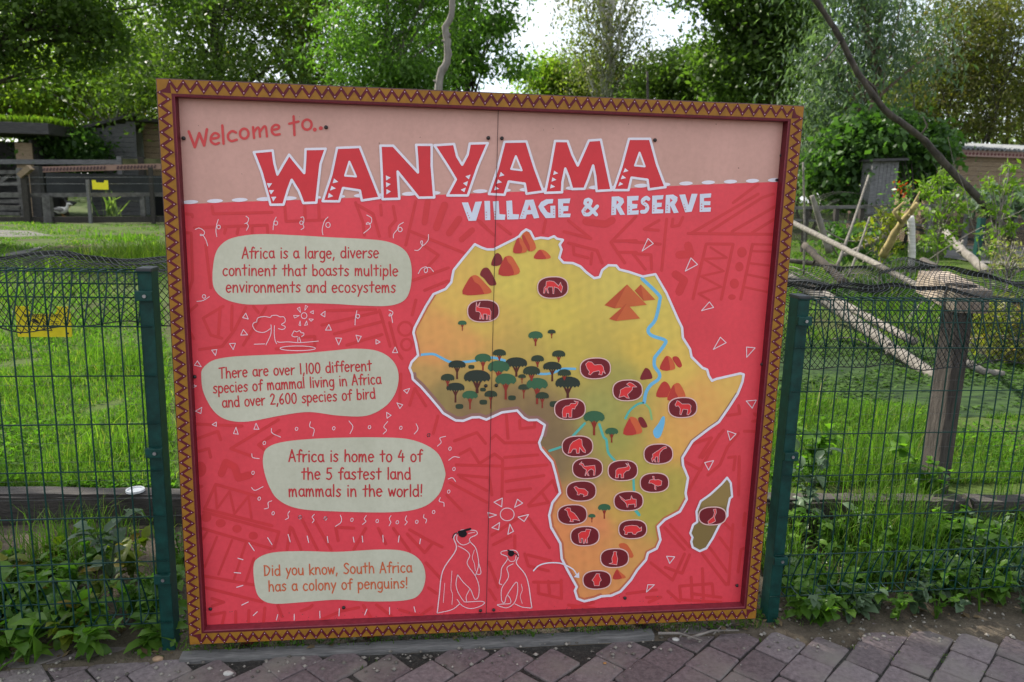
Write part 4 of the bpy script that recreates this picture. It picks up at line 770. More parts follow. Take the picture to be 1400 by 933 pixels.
for (x_, y_, w_, yb, kd) in ((865, 130, 170, 235, 'd'), (655, 200, 210, 340, 'g'), (1080, 260, 280, 420, 'k'), (325, 280, 220, 450, 'k'), (855, 315, 280, 430, 'g'), (205, 445, 175, 540, 'd'), (580, 440, 340, 630, 'k'), (945, 475, 270, 710, 'g'), (305, 570, 235, 750, 'k'), (490, 670, 200, 835, 'g'), (755, 655, 165, 830, 'd')):
    q = T(*CT, (x_, y_), (x_, yb)); ptree(q[0][0], q[0][1], w_ / 9.33, q[1][1], kd)
CU = (700, 470, 8.485)
for (x_, y_, w_, yb, kd) in ((540, 130, 155, 215, 'd'), (295, 185, 150, 270, 'd'), (465, 275, 215, 435, 'k'), (225, 330, 200, 430, 'd'), (115, 385, 90, 460, 'd'), (605, 350, 155, 410, 'd'), (645, 470, 290, 628, 'k'), (135, 515, 130, 635, 'd'), (290, 485, 250, 700, 'g'), (350, 615, 155, 745, 'd')):
    q = T(*CU, (x_, y_), (x_, yb)); ptree(q[0][0], q[0][1], w_ / 8.485, q[1][1], kd)
for (x_, y_, w_, yb, kd) in ((732, 460, 20, 473, 'g'), (754, 454.5, 11, 462.5, 'd'), (632, 442.5, 12, 452, 'g'), (812, 572, 29, 595, 'g'), (836, 591, 18, 605, 'g'), (826, 695, 17.5, 709, 'g'), (809, 706, 10, 714, 'g')): ptree(x_, y_, w_, yb, kd)
for c, bs in ((CT, [(508, 295, 80), (355, 800, 100), (660, 745, 100), (1025, 690, 100), (655, 585, 75)]), (CU, [(490, 700, 110)])):
    for (x_, y_, w_) in bs:
        a = Art('painted_bush', [TG], afr); a.poly(T(*c, *sup(x_, y_, w_ / 2, w_ * .32, 16, 0, 3)), 4.4); a.done()
# animal badges
BD = art('print_badge', (112, 30, 38)); BP = art('print_badge_rim', (226, 186, 180)); AN = art('print_animal', (222, 56, 58)); AL = art('print_animal_line', (240, 176, 176))
def badge(name_, cx, cy, rx, ry, c, pts, par=None):
    a = Art('animal_badge', [BP, BD, AN, AL], par or afr)
    a.poly(sup(cx, cy, rx + .9, ry + .9, a=-.04), 8, 0); a.poly(sup(cx, cy, rx - .5, ry - .5, a=-.04), 8.5, 1)
    p = T(*c, *pts); a.poly(p, 9, 2); a.polys(ribbon(p, .62, True), 9.5, 3); a.done(name_)
K1 = (680, 300, 7.773); K2 = (630, 370, 8.75); K3 = (700, 470, 8.485); K4 = (730, 590, 7); K5 = (740, 680, 6.663); K6 = (780, 640, 3.887)
badge('grazing deer badge', 755.5, 393, 20.6, 14.4, K2, [(1015, 185), (1020, 130), (1060, 122), (1110, 130), (1150, 165), (1165, 185), (1190, 140), (1200, 175), (1215, 190), (1200, 262), (1160, 210), (1115, 195), (1110, 275), (1098, 275), (1095, 195), (1045, 195), (1035, 220), (1050, 270), (1035, 265), (1015, 205), (1000, 270), (985, 268), (995, 200)])
badge('oryx badge', 660.6, 425.1, 21.3, 14.7, K2, [(185, 375), (195, 435), (230, 375), (212, 440), (260, 442), (340, 452), (360, 490), (355, 588), (335, 585), (345, 535), (325, 530), (320, 580), (303, 582), (310, 520), (268, 518), (275, 580), (258, 580), (250, 525), (240, 578), (222, 578), (235, 510), (215, 490), (180, 488), (178, 455)])
badge('lion badge', 813.6, 503.5, 20.5, 14, K3, [(850, 235), (880, 205), (920, 210), (955, 245), (990, 240), (1030, 240), (1055, 265), (1060, 300), (1080, 345), (1050, 320), (1040, 360), (1000, 355), (1015, 330), (1005, 310), (940, 325), (905, 360), (885, 350), (895, 320), (870, 290)])
badge('pelican badge', 857.6, 533.5, 20, 14, CQ, [(280, 350), (310, 330), (340, 340), (390, 380), (345, 380), (340, 410), (290, 460), (310, 500), (280, 495), (255, 475), (200, 490), (215, 440), (215, 410), (270, 380), (320, 380)])
badge('zebra badge', 932.8, 557, 19.3, 13.5, CQ, [(795, 570), (815, 525), (835, 530), (870, 560), (945, 560), (965, 580), (960, 610), (965, 640), (940, 675), (920, 670), (930, 620), (880, 615), (860, 675), (845, 670), (850, 610), (830, 580), (805, 585)])
badge('elephant badge', 778.9, 559, 20.8, 14, K3, [(580, 790), (590, 745), (620, 720), (660, 715), (680, 690), (735, 690), (740, 675), (715, 660), (765, 670), (755, 705), (735, 725), (725, 755), (695, 750), (690, 790), (690, 850), (655, 850), (655, 805), (630, 805), (630, 850), (585, 850)])
badge('gorilla badge', 789.2, 610, 20.8, 14, K4, [(345, 125), (370, 95), (430, 65), (455, 75), (460, 130), (490, 180), (490, 200), (465, 190), (435, 150), (430, 205), (405, 205), (400, 165), (370, 165), (350, 200), (325, 205), (335, 160)])
badge('buck badge', 802.9, 640, 20.4, 13.8, K4, [(430, 310), (455, 285), (450, 305), (465, 300), (480, 330), (580, 320), (585, 360), (580, 415), (565, 415), (570, 370), (545, 355), (520, 370), (510, 385), (525, 420), (510, 415), (500, 390), (490, 420), (485, 415), (500, 365), (470, 345), (455, 320)])
badge('antelope badge', 851.1, 642.9, 20, 13.7, K4, [(780, 370), (800, 350), (870, 340), (895, 330), (875, 300), (900, 320), (895, 295), (920, 345), (905, 370), (880, 375), (855, 400), (855, 440), (830, 440), (830, 405), (805, 405), (805, 440), (775, 440), (780, 400)])
badge('giraffe badge', 899.6, 620.4, 19.5, 13.5, K4, [(1130, 215), (1165, 190), (1190, 175), (1230, 145), (1260, 140), (1265, 155), (1235, 165), (1205, 195), (1195, 230), (1195, 290), (1180, 290), (1180, 240), (1160, 240), (1155, 265), (1165, 290), (1150, 285), (1145, 260), (1130, 290), (1120, 255), (1135, 240)])
badge('ostrich badge', 894.3, 659.6, 19.3, 13, K4, [(1095, 490), (1105, 460), (1140, 455), (1130, 425), (1145, 425), (1150, 460), (1190, 455), (1220, 470), (1215, 510), (1180, 520), (1160, 510), (1165, 555), (1150, 545), (1150, 505), (1120, 490)])
badge('otter badge', 794.3, 671, 20, 13.5, K4, [(380, 530), (400, 520), (425, 540), (480, 545), (515, 575), (510, 605), (470, 620), (475, 600), (440, 590), (430, 605), (410, 600), (415, 580), (400, 560)])
badge('long horned cow badge', 858.9, 684.6, 19.7, 13, K4, [(815, 612), (870, 655), (920, 645), (930, 610), (940, 640), (975, 645), (975, 715), (960, 720), (960, 690), (900, 695), (895, 722), (885, 718), (880, 690), (865, 670), (835, 645)])
badge('vulture badge', 782.1, 703.1, 19.8, 13.3, K4, [(290, 745), (315, 725), (345, 730), (350, 760), (380, 775), (410, 810), (435, 850), (400, 840), (370, 840), (375, 858), (340, 858), (350, 840), (325, 800), (315, 755)])
badge('kudu badge', 799.3, 732.5, 19.3, 13, K5, [(335, 330), (360, 310), (400, 305), (405, 285), (450, 290), (440, 310), (430, 350), (415, 370), (420, 410), (405, 412), (400, 375), (390, 415), (380, 415), (375, 370), (360, 370), (362, 410), (345, 408), (340, 370)])
badge('rhino badge', 864.6, 723.2, 19, 12.6, K5, [(745, 290), (760, 260), (820, 250), (870, 255), (895, 280), (910, 265), (910, 300), (870, 315), (855, 335), (830, 330), (825, 315), (785, 315), (780, 335), (755, 333), (760, 310)])
badge('meerkat badge', 839.8, 762.5, 19, 12.7, K5, [(655, 490), (685, 490), (680, 510), (693, 555), (685, 610), (615, 600), (645, 590), (640, 550), (655, 510)])
badge('penguin badge', 815.8, 792.3, 19, 12.4, K5, [(500, 690), (530, 692), (525, 705), (545, 750), (530, 765), (525, 800), (480, 800), (475, 765), (460, 750), (485, 715)])
badge('flamingo badge', 973.5, 705, 18.5, 12, K6, [(757, 218), (770, 215), (772, 235), (762, 258), (768, 280), (750, 290), (730, 295), (728, 280), (745, 265), (755, 258), (762, 235)], mad)
# flecks of dirt
fk = Art('dirt_flecks', [mat('fleck', (.12, .08, .07), .9)], board)
for (u, v) in ((272, 172), (330, 238), (408, 160), (436, 236), (520, 196), (575, 188), (668, 150), (742, 178), (756, 176), (980, 170), (1010, 230), (905, 160), (860, 170), (318, 836), (700, 830), (560, 838), (910, 836), (960, 818), (395, 838), (460, 846)):
    fk.poly(ell(u + random.uniform(-2, 2), v, random.uniform(.35, .8), random.uniform(.35, .8), 7), 2.6)
for k in range(60):
    u = random.uniform(300, 1000); fk.poly(ell(u, 853 - (u - 290) * .0385 - random.random() ** 2 * 16, random.uniform(.3, .7), random.uniform(.3, .7), 6), 2.6)
fk.done()
# screws
SCR = mat('screw_black', (0.018, 0.014, 0.013), 0.4, var=.3, scale=90)
first = None
for (u, v) in ((251.5, 189.5), (446, 174.5), (667.5, 189), (686, 189.5), (895, 192), (1067.5, 213), (266.7, 515), (664, 527.3), (678.4, 526.8), (1041, 498), (288, 832), (470, 830), (656.8, 834.3), (674.8, 833.4), (854, 817), (1007, 800)):
    p = onY(u, v, YP) ; V = []; F = []; n = 12; prof = [(.0058, .0), (.0058, -.0022), (.0042, -.0046), (.0016, -.0054)]
    for (rr, yy) in prof:
        for j in range(n): V.append((p[0] + rr * math.cos(j * math.tau / n), YP - .0035 + yy, p[2] + rr * math.sin(j * math.tau / n)))
    for i in range(3):
        for j in range(n): F.append((i * n + j, i * n + (j + 1) % n, i * n + n + (j + 1) % n, i * n + n + j))
    F.append(tuple(3 * n + j for j in range(n)))
    mesh('screw', V, F, SCR, board, smooth=True)
# ------------------------------------------------------------------ green mesh fences
GREEN = mat('green_powder_coat', (0.003, 0.042, 0.034), 0.5, var=0.3, scale=30, spec=0.3)
GREENW = mat('green_wire', (0.003, 0.036, 0.029), 0.45, var=0.2, scale=30, spec=0.35)
CAPM = mat('post_cap', (0.030, 0.034, 0.038), 0.55, var=.3, scale=40)
BOLT = mat('bolt_steel', (0.35, 0.36, 0.37), 0.35, metal=0.9)
def bend(P, zt, up=1):
    """profile of a rolled edge: the wire curls back over and returns to the panel"""
    return [(0, -.17), (0, -.02), (.004, -.006), (.014, 0), (.055, -.002), (.068, -.008), (.070, -.02), (.052, -.07), (.024, -.13), (.004, -.165)]
def mesh_fence(x0, x1, px0, zt, label, clips, first_x):
    f = thing('mesh_fence', label, 'fence', ((x0 + x1) / 2, 0.06, 0), 'green rolled top mesh fences')
    b = MB(); yf = 0.043; zb = 0.105; r = 0.0025
    x = first_x
    while x < x1 - .005:
        dx = random.uniform(-.0012, .0012)
        top = [(x + dx, yf + dy, zt + dz) for dy, dz in bend(0, zt)]
        bot = [(x + dx, yf + dy, zb - dz) for dy, dz in bend(0, zt)]
        b.tube(top[:2][:1] + [(x, yf, zb + .17)], r, 5, cap=False)
        b.tube(catmull(top, False, 2), r, 5); b.tube(catmull(bot, False, 2), r, 5)
        x += 0.0508
    for z_, y_ in ((zt - .002, yf + .004), (zt - .001, yf + .066), (zt - .045, yf + .064), (zt - .085, yf + .048), (zt - .165, yf - .004), (zb + .002, yf + .004), (zb + .001, yf + .066), (zb + .05, yf + .064), (zb + .165, yf - .004)):
        b.tube([(x0, y_, z_), (x1, y_, z_)], 0.0023, 5)
    z_ = zt - .165 - .152
    while z_ > zb + .2: b.tube([(x0, yf - .004, z_), (x1, yf - .004, z_)], 0.0022, 5); z_ -= .152
    b.build('wire_panel', GREENW, f, smooth=True)
    p = MB(); p.box((px0 + .0205, 0.083, zt / 2 - .03), (.041, .064, zt + .06), bev=.004); p.build('post', GREEN, f)
    c = MB(); c.box((px0 + .0205, 0.083, zt + .004), (.045, .068, .012), bev=.004); c.build('post_cap', CAPM, f)
    for z_ in clips:
        k = MB(); k.box((px0 + .0205, 0.0385, z_), (.050, .016, .030), bev=.003); ko = k.build('clip', GREEN, f)
        t = MB(); t.tube([(px0 + .024, 0.031, z_), (px0 + .024, 0.0265, z_)], .0055, 8); t.build('bolt', BOLT, ko)
    return f
mesh_fence(-2.3, -0.062, -0.101, 1.252, 'dark green mesh fence with its post at the left edge of the sign', (1.18, 0.69, 0.265), -2.29)
mesh_fence(1.992, 5.2, 1.992, 1.188, 'dark green mesh fence with its post at the right edge of the sign', (1.115, 0.64, 0.25), 2.052)
# ------------------------------------------------------------------ netting
NETM = mat('net_black', (0.012, 0.014, 0.013), 0.6)
def netting(x0, x1, prof, label, hump=None):
    """diamond netting draped along a profile (y, z) running from the hanging hem up over the fence top and back"""
    P = catmull([np.array(p, float) for p in prof], False, 8); s = [0.0]
    for a, c in zip(P, P[1:]): s.append(s[-1] + np.hypot(*(c - a)))
    s = np.array(s); Pn = np.array(P); cell = 0.023
    ph = rng.uniform(0, 6, 8)
    def at(u, t):
        t = min(max(t, 0), s[-1]); y = np.interp(t, s, Pn[:, 0]); z = np.interp(t, s, Pn[:, 1])
        sag = .016 * math.sin(u * 5.1 + ph[0]) * math.sin(t * 6 + ph[1]) + .010 * math.sin(u * 13 + ph[2] + t * 8) + .005 * math.sin(u * 29 - t * 21)
        zz = z + sag + (hump(u, y) if hump else 0)
        return (u + .008 * math.sin(t * 25 + u * 7), y + .012 * math.sin(u * 9 + ph[3]) + .5 * sag, zz)
    b = MB(); nu = int((x1 - x0) / cell); nv = int(s[-1] / (cell * .62))
    for d in (1, -1):
        for i in range(-nv, nu + nv):
            pts = []
            for j in range(nv + 1):
                u = x0 + (i + d * j * .5) * cell
                if x0 - 1e-6 <= u <= x1 + 1e-6: pts.append(at(u, j * cell * .62))
            if len(pts) > 2: b.tube(pts, 0.0015, 3, cap=False)
    b.tube([at(x0 + (x1 - x0) * k / 80, 0) for k in range(81)], .0024, 4); b.tube([at(x0 + (x1 - x0) * k / 80, s[-1]) for k in range(81)], .002, 4)
    return tag(b.build('netting', NETM), label, 'netting')
netting(-2.0, -0.02, [(0.16, 1.075), (0.15, 1.13), (0.14, 1.20), (0.20, 1.245), (0.36, 1.25), (0.62, 1.235)], 'black diamond netting draped back from the left fence top')
def hump(u, y): return .055 * math.exp(-((u - 3.02) / .16) ** 2) * min(max((y - .3) / .3, 0), 1)
netting(2.0, 5.0, [(0.17, .93), (0.16, 1.04), (0.15, 1.14), (0.24, 1.185), (0.5, 1.18), (0.85, 1.175), (1.05, 1.20)], 'black diamond netting draped back from the right fence top', hump)
# ------------------------------------------------------------------ electric fence sign, wires
YEL = mat('sign_yellow', lin((236, 220, 20)), 0.45, var=.06, scale=30); INK = mat('sign_ink', (0.015, 0.014, 0.012), 0.6)
def warning(c, wd, ht, label, detail=True):
    t = thing('warning_sign', label, 'sign', tuple(c), 'yellow electric fence warning signs')
    b = MB(); w2, h2, th = wd / 2, ht / 2, .0025
    out = [(-w2, h2), (-w2 * .53, h2), (-w2 * .53, h2 * .72), (-w2 * .43, h2 * .5), (w2 * .43, h2 * .5), (w2 * .53, h2 * .72), (w2 * .53, h2), (w2, h2), (w2, -h2 * .96), (w2 * .97, -h2), (-w2 * .97, -h2), (-w2, -h2 * .96)]
    v = [(x, -th, z) for x, z in out] + [(x, th, z) for x, z in out]; n = len(out)
    tri_ = delaunay_2d_cdt([Vector(p) for p in out], [], [list(range(n))], 1, 1e-6)[2]
    fs = [tuple(q) for q in tri_] + [tuple(i + n for i in q)[::-1] for q in tri_] + [(i, i + n, (i + 1) % n + n, (i + 1) % n) for i in range(n)]
    b.add([np.array(p) + c for p in v], fs); b.build('plate', YEL, t)
    if detail:
        m_ = MB(); y = -.0040
        def q(pts): m_.add([np.array((x, y, z)) + c for x, z in pts], [tuple(range(len(pts)))])
        R_ = .030; tri3 = [(R_ * math.sin(a), -.014 + R_ * math.cos(a)) for a in (0, -2.094, 2.094)]
        for i in range(3):
            a_, b_ = np.array(tri3[i]), np.array(tri3[(i + 1) % 3]); ce = np.array((0, -.014)); q([a_, b_, ce + (b_ - ce) * .82, ce + (a_ - ce) * .82])
        q([(.003, .004), (-.004, -.012), (.0, -.012), (-.003, -.026), (.005, -.009), (.001, -.009)])
        q([(-.030, .012), (-.018, .006), (-.012, -.004), (-.016, -.007), (-.028, .0), (-.034, .006)])
        for k in range(3): q([(.022, .002 - k * .006), (.047, .002 - k * .006), (.047, .0005 - k * .006), (.022, .0005 - k * .006)])
        for k in (-1, 1): q([(k * w2 * .88 + .003 * math.cos(a), -h2 * .75 + .003 * math.sin(a)) for a in np.linspace(0, 6.28, 9)[:-1]])
        m_.build('warning_symbol', INK, t)
        cu = bpy.data.curves.new('lettering', 'FONT'); cu.body = 'electric fence'; cu.size = .021; cu.align_x = 'CENTER'; cu.extrude = .0002
        tmp = bpy.data.objects.new('tmp_text', cu); COL.objects.link(tmp); bpy.context.view_layer.update(); me = bpy.data.meshes.new_from_object(tmp.evaluated_get(bpy.context.evaluated_depsgraph_get())); bpy.data.objects.remove(tmp); me.materials.clear(); me.materials.append(INK)
        to = bpy.data.objects.new('lettering', me); to.parent = t; to.location = (0, -.0042, .0155); to.rotation_euler = (math.pi / 2, 0, 0); COL.objects.link(to)
    return t
warning(np.array(onY(60, 440, .26)), 0.163, 0.100, 'yellow electric fence warning plate hanging behind the left mesh fence')
WIRE = mat('steel_wire', (0.12, 0.125, 0.13), .5, metal=.6)
ef = thing('electric_fence', 'thin electric fence wires strung just behind the green mesh fences', 'wire fence', (1, .42, 0))
b = MB()
for z_ in np.arange(.32, 1.08, .022 * 3.2): b.tube([(-2.6, .42, z_), (0.5, .42, z_ - .004), (3, .42, z_), (5.4, .42, z_)], .0005, 3, cap=False)
b.build('strand', WIRE, ef)
for x in (-2.2, .9, 4.6):
    b = MB(); b.tube([(x, .425, 0), (x, .425, 1.12)], .006, 6); b.build('stake', INK, ef)
# ------------------------------------------------------------------ timber things behind the right fence
pt = MB()
for vtx in (): pass
pt.box((3.17, 0.82, 0.58), (.092, .092, 1.16), bev=.010, rot=Matrix.Rotation(math.radians(14), 3, 'Z'))
o = pt.build('timber_post', mat('post_wood', (0.026, 0.021, 0.018), .9, col2=(0.085, 0.071, 0.06), scale=7, stretch=(9, 9, 1.2), bump=.6, ramp=(.3, .7)))
tag(o, 'tall square weathered timber post behind the right mesh fence', 'post')
bb = MB(); p0 = onY(1274, 385, 1.15); p1 = onY(1330, 413, .74)
bb.beam(p0, p1, .15, .11, bev=.014); tag(bb.build('timber_beam', mat('beam_wood', (0.22, 0.17, 0.13), .85, col2=(.42, .35, .28), scale=9, stretch=(6, 6, 6), bump=.6)), 'short sunlit timber beam resting on the tall square post', 'beam')
BARK = mat('bark_grey', (0.10, 0.088, 0.075), .95, col2=(.27, .245, .215), scale=14, stretch=(1, 1, .35), bump=.9, ramp=(.3, .7))
BARKD = mat('bark_dark', (0.022, 0.018, 0.015), .95, col2=(.085, .07, .056), scale=14, stretch=(1, 1, .4), bump=.9)
BARKY = mat('bark_yellow', (0.16, 0.12, 0.045), .9, col2=(.34, .27, .11), scale=11, bump=.7)
BIRCH = mat('bark_birch', (0.42, 0.40, 0.37), .8, col2=(.62, .60, .57), scale=12, stretch=(.4, .4, 5), bump=.4)
def log(label, pts, w0, w1, mt, name='log', cat='log', group=None, wob=.08, extra=None):
    """pts: photo pixel + distance Y; w0,w1 pixel widths at the ends"""
    Q = [Vector(onY(u, v, y)) for u, v, y in pts]
    dist = [(Vector(onY(u, v, y)) - Vector(CAM)).length for u, v, y in pts]
    k = len(Q); C_ = catmull([np.array(q) for q in Q], False, 5); n = len(C_)
    rr = [max((w0 + (w1 - w0) * i / (n - 1)) / 2 * np.interp(i / (n - 1), np.linspace(0, 1, k), dist) / 1050 * (1 + random.uniform(-.05, .05)), .002) for i in range(n)]
    b = MB(); b.tube([Vector(c) + Vector((random.uniform(-1, 1), 0, random.uniform(-1, 1))) * r * .12 for c, r in zip(C_, rr)], rr, 9, wob=wob)
    for q in range(3 if w0 > 5 else 0):
        i = random.randrange(2, n - 2); a = Vector((random.gauss(0, 1), random.gauss(0, .6), random.gauss(.3, 1))).normalized(); c0_ = Vector(C_[i]); b.tube([c0_ + a * rr[i] * .5, c0_ + a * rr[i] * random.uniform(1.3, 2.2)], [rr[i] * .45, rr[i] * random.uniform(.15, .3)], 7)
    if extra:
        for e_ in extra: b.tube([Vector(onY(u, v, y)) for u, v, y in e_[0]], [e_[1] * 4 / 1050, e_[1] * 2.5 / 1050][:1] * (len(e_[0]) - 1) + [e_[1] * 2 / 1050], 6)
    return tag(b.build(name, mt, smooth=True), label, cat, group)
log('thick pale sunlit log sloping down from the sign towards the tall square post', [(1078, 380, 4.9), (1150, 428, 4.4), (1218, 475, 3.7), (1288, 522, 3.0)], 13, 15, WOODP)
log('thinner grey log lying above the thick pale log', [(1100, 388, 5.4), (1170, 425, 4.6), (1250, 468, 3.7)], 9, 10, BARK)
log('long straight bare pole slanting down from the sign edge to the timber beam', [(1070, 298, 6.5), (1150, 338, 5.2), (1230, 378, 3.8), (1272, 402, 2.8)], 6.5, 8, WOODP, 'pole', 'pole')
log('stubby dark log leaning in the enclosure beside the sign', [(1100, 335, 6), (1128, 362, 5.6), (1156, 388, 5.2)], 9, 10, BARKD)
log('dark log lying almost level beside the sign', [(1076, 356, 6.4), (1115, 361, 6.3), (1152, 368, 6.2)], 6, 7, BARKD)
log('forked grey branch standing behind the thin leaning sticks', [(1110, 268, 7), (1120, 300, 7), (1134, 345, 7)], 6, 9, BARK, 'branch', 'branch', extra=[([(1124, 315, 7), (1146, 350, 7)], 5)])
log('yellow barked branch with a broken end leaning in the enclosure', [(1206, 350, 6.2), (1228, 312, 6.0), (1254, 278, 5.8)], 10, 6, BARKY, 'branch', 'branch', extra=[([(1240, 296, 5.9), (1258, 262, 5.9)], 4.5), ([(1233, 305, 5.9), (1222, 290, 5.9), (1236, 276, 5.9)], 6)])
log('short white birch stump standing beside the yellow barked branch', [(1245, 296, 6.6), (1247, 330, 6.6), (1245, 372, 6.6)], 8, 8.5, BIRCH, 'birch_stump', 'stump')
log('long thin pale stick leaning right of the sign', [(1188, 240, 7), (1168, 300, 6.6), (1144, 366, 6.2)], 2.6, 4, WOODP, 'stick', 'stick')
log('shorter thin pale stick below the long thin stick', [(1189, 297, 6.4), (1176, 335, 6.2), (1160, 378, 6)], 2.2, 3.4, WOODP, 'stick', 'stick')
log('thin upright cane close to the right edge of the sign', [(1098, 222, 6.2), (1100, 300, 6.2), (1099, 376, 6.2)], 2.4, 2.6, WOODP, 'stick', 'stick')
log('grey plank like log lying under the compound leaved sapling', [(1292, 318, 8), (1318, 345, 7.4), (1352, 374, 6.8)], 9, 10, BARK)
log('slim grey log lying between the yellow branch and the sign', [(1150, 350, 7), (1200, 328, 7), (1232, 302, 7)], 5, 5, BARK)
log('sawn off log end showing beside the timber beam', [(1262, 358, 3.6), (1276, 366, 3.2), (1284, 376, 2.8)], 10, 10, BARKD)
log('pale cut log lying in the turf right of the tall square post', [(1318, 495, 3.2), (1345, 508, 3.1), (1372, 512, 3.05)], 9, 8, WOODP)
log('bent grey log behind the tall square post', [(1322, 494, 4.5), (1350, 508, 4.2), (1362, 512, 4.1)], 6, 5, BARK)
log('long dead branch slanting across the trees from the top down to the right', [(1060, -70, 6.2), (1118, 5, 6.2), (1150, 55, 6.2), (1172, 98, 6.2), (1210, 150, 6.2), (1258, 187, 6.2), (1290, 222, 6.2), (1345, 280, 6.2), (1390, 335, 6.2)], 6.5, 8.5, BARKD, 'dead_branch', 'branch', wob=.16, extra=[([(1172, 98, 6.2), (1196, 120, 6.2), (1204, 140, 6.3)], 3), ([(1258, 187, 6.2), (1268, 172, 6.2), (1262, 160, 6.2)], 3), ([(1150, 55, 6.2), (1130, 80, 6.0), (1112, 92, 6)], 2)])
log('bare grey crooked branch standing up behind the top of the sign', [(596, 240, 4.6), (600, 115, 4.6), (611, 85, 4.6), (612, 60, 4.6), (609, 38, 4.6), (618, 15, 4.6), (620, -60, 4.6)], 11, 7, BARK, 'dead_branch', 'branch', wob=.12, extra=[([(612, 60, 4.6), (604, 55, 4.6)], 4)])
log('thin dark upright rod standing behind the top of the sign', [(886, 260, 8), (886, 170, 8), (885, 98, 8)], 3.2, 3, WOODD, 'rod', 'rod')
# ------------------------------------------------------------------ background buildings and rails
def gz(x, y): return float(zterr(x, y))
def wp(u, v, y): return Vector(onY(u, v, y))
STAIN = mat('dark_cladding', (0.030, 0.028, 0.030), .85, col2=(.075, .07, .07), scale=6, stretch=(1, 1, 12), bump=.5)
GREYC = mat('grey_cladding', (0.085, 0.083, 0.087), .85, col2=(.20, .196, .20), scale=6, stretch=(1.2, 1.2, 14), bump=.5)
TANC = mat('tan_cladding', (0.17, 0.115, 0.07), .85, col2=(.32, .235, .155), scale=5, stretch=(1.2, 1.2, 14), bump=.4)
BLK = mat('hatch_and_gap_shade', (0.006, 0.006, 0.007), .9)
def clad(b, x0, x1, z0, z1, y, bh=.14, m=0, side=None):
    """overlapping horizontal boards facing the viewer"""
    z_ = z0
    while z_ < z1 - .01:
        h = min(bh, z1 - z_); b.box(((x0 + x1) / 2, y + random.uniform(-.003, .003), z_ + h / 2), (x1 - x0, .03, h * .93), m, Matrix.Rotation(math.radians(9), 3, 'X')); z_ += bh
    b.box(((x0 + x1) / 2, y + .03, (z0 + z1) / 2), (x1 - x0 - .01, .02, z1 - z0 - .01), 1)  # near-black sheet stands in for the shadow lines between the boards
# turf roofed shelter, far left
Y1 = 23.0; g = .4
a = wp(-70, 212, Y1); c = wp(45, 212, Y1); tp = wp(30, 172, Y1)
s_ = thing('turf_roofed_shelter', 'low dark shelter with a green living roof behind the rail fence', 'shelter', ((a.x + c.x) / 2, Y1, g))
b = MB(); b.box(((a.x + c.x) / 2, Y1 + 1.8, (g + tp.z) / 2 - .2), (c.x - a.x - .2, .06, tp.z - g - .4)); b.box((a.x, Y1 + .9, (g + tp.z) / 2 - .2), (.08, 1.8, tp.z - g - .4)); b.box((c.x - .05, Y1 + .9, (g + tp.z) / 2 - .2), (.08, 1.8, tp.z - g - .4)); b.build('wall', STAIN, s_)
b = MB(); q0 = wp(22, 212, Y1); b.box(((q0.x + c.x) / 2, Y1, (g + tp.z) / 2 - .25), (c.x - q0.x, .05, tp.z - g - .5)); b.build('front_panel', TANC, s_)
b = MB(); f0 = wp(-80, 170, Y1 - .3); f1 = wp(72, 170, Y1 - .3); zr = wp(30, 176, Y1 - .3).z
b.box(((f0.x + f1.x) / 2, Y1 + .7, zr), (f1.x - f0.x, 2.6, .32), bev=.02); b.build('roof', STAIN, s_)
rt = MB(); L_ = f1.x - f0.x
N = 5200; xs = f0.x + rng.random(N) * L_; ys = Y1 - .55 + rng.random(N) * 2.5; hh = .10 + .16 * rng.random(N)
def blades(x, y, z, h, wd, lean=.35):
    n = len(x); a = rng.random(n) * math.tau; l = rng.normal(0, lean, n) * h; d = rng.random(n) * math.tau
    cx, sx = np.cos(a) * wd / 2, np.sin(a) * wd / 2; lx, ly = np.cos(d) * l, np.sin(d) * l
    V = np.empty((n, 5, 3))
    V[:, 0] = np.stack([x - cx, y - sx, z], 1); V[:, 1] = np.stack([x + cx, y + sx, z], 1)
    V[:, 2] = np.stack([x + cx * .8 + lx * .35, y + sx * .8 + ly * .35, z + h * .6], 1); V[:, 3] = np.stack([x - cx * .8 + lx * .35, y - sx * .8 + ly * .35, z + h * .6], 1)
    V[:, 4] = np.stack([x + lx, y + ly, z + h * np.sqrt(np.clip(1 - (l / h) ** 2 * .5, .3, 1))], 1)
    base = np.arange(n)[:, None] * 5
    F = np.concatenate([base + np.array([0, 1, 2]), base + np.array([0, 2, 3]), base + np.array([3, 2, 4])])
    return V.reshape(-1, 3), F
GRASSM = leafmat('grass_blade', (0.065, 0.115, 0.012), (0.15, 0.22, 0.03), .5, .5, (0.26, 0.25, 0.07))
V, F = blades(xs, ys, np.full(N, zr + .16), hh, .05); mesh('turf', V, F, GRASSM, s_)
# weathered clapboard shed
Y2 = 25.0; x0 = wp(120, 200, Y2).x; x1 = wp(187, 200, Y2).x; zl = wp(125, 178, Y2).z; zh = wp(165, 166, Y2).z
s_ = thing('clapboard_shed', 'grey weathered clapboard shed with a pitched roof edge behind the fence', 'shed', ((x0 + x1) / 2, Y2, g))
b = MB(); clad(b, x0, x1, g, zl, Y2, .16); xm = (x0 + x1) / 2
for k in range(4):
    z_ = zl + k * (zh - zl) / 4; sh = (x1 - x0) * .8 * (k + 1) / 4; clad(b, x0 + sh, x1, z_, z_ + (zh - zl) / 4, Y2, .16)
b.box((x0 + .03, Y2 + 1.5, (g + zl) / 2), (.06, 3, zl - g)); b.box((x1 - .03, Y2 + 1.5, (g + zl) / 2), (.06, 3, zl - g)); b.build('wall', [GREYC, BLK], s_)
b = MB(); b.beam((x0 - .2, Y2 + 1.4, zl + .02), (x1 + .05, Y2 + 1.4, zh + .22), 3.2, .09); b.build('roof', STAIN, s_)
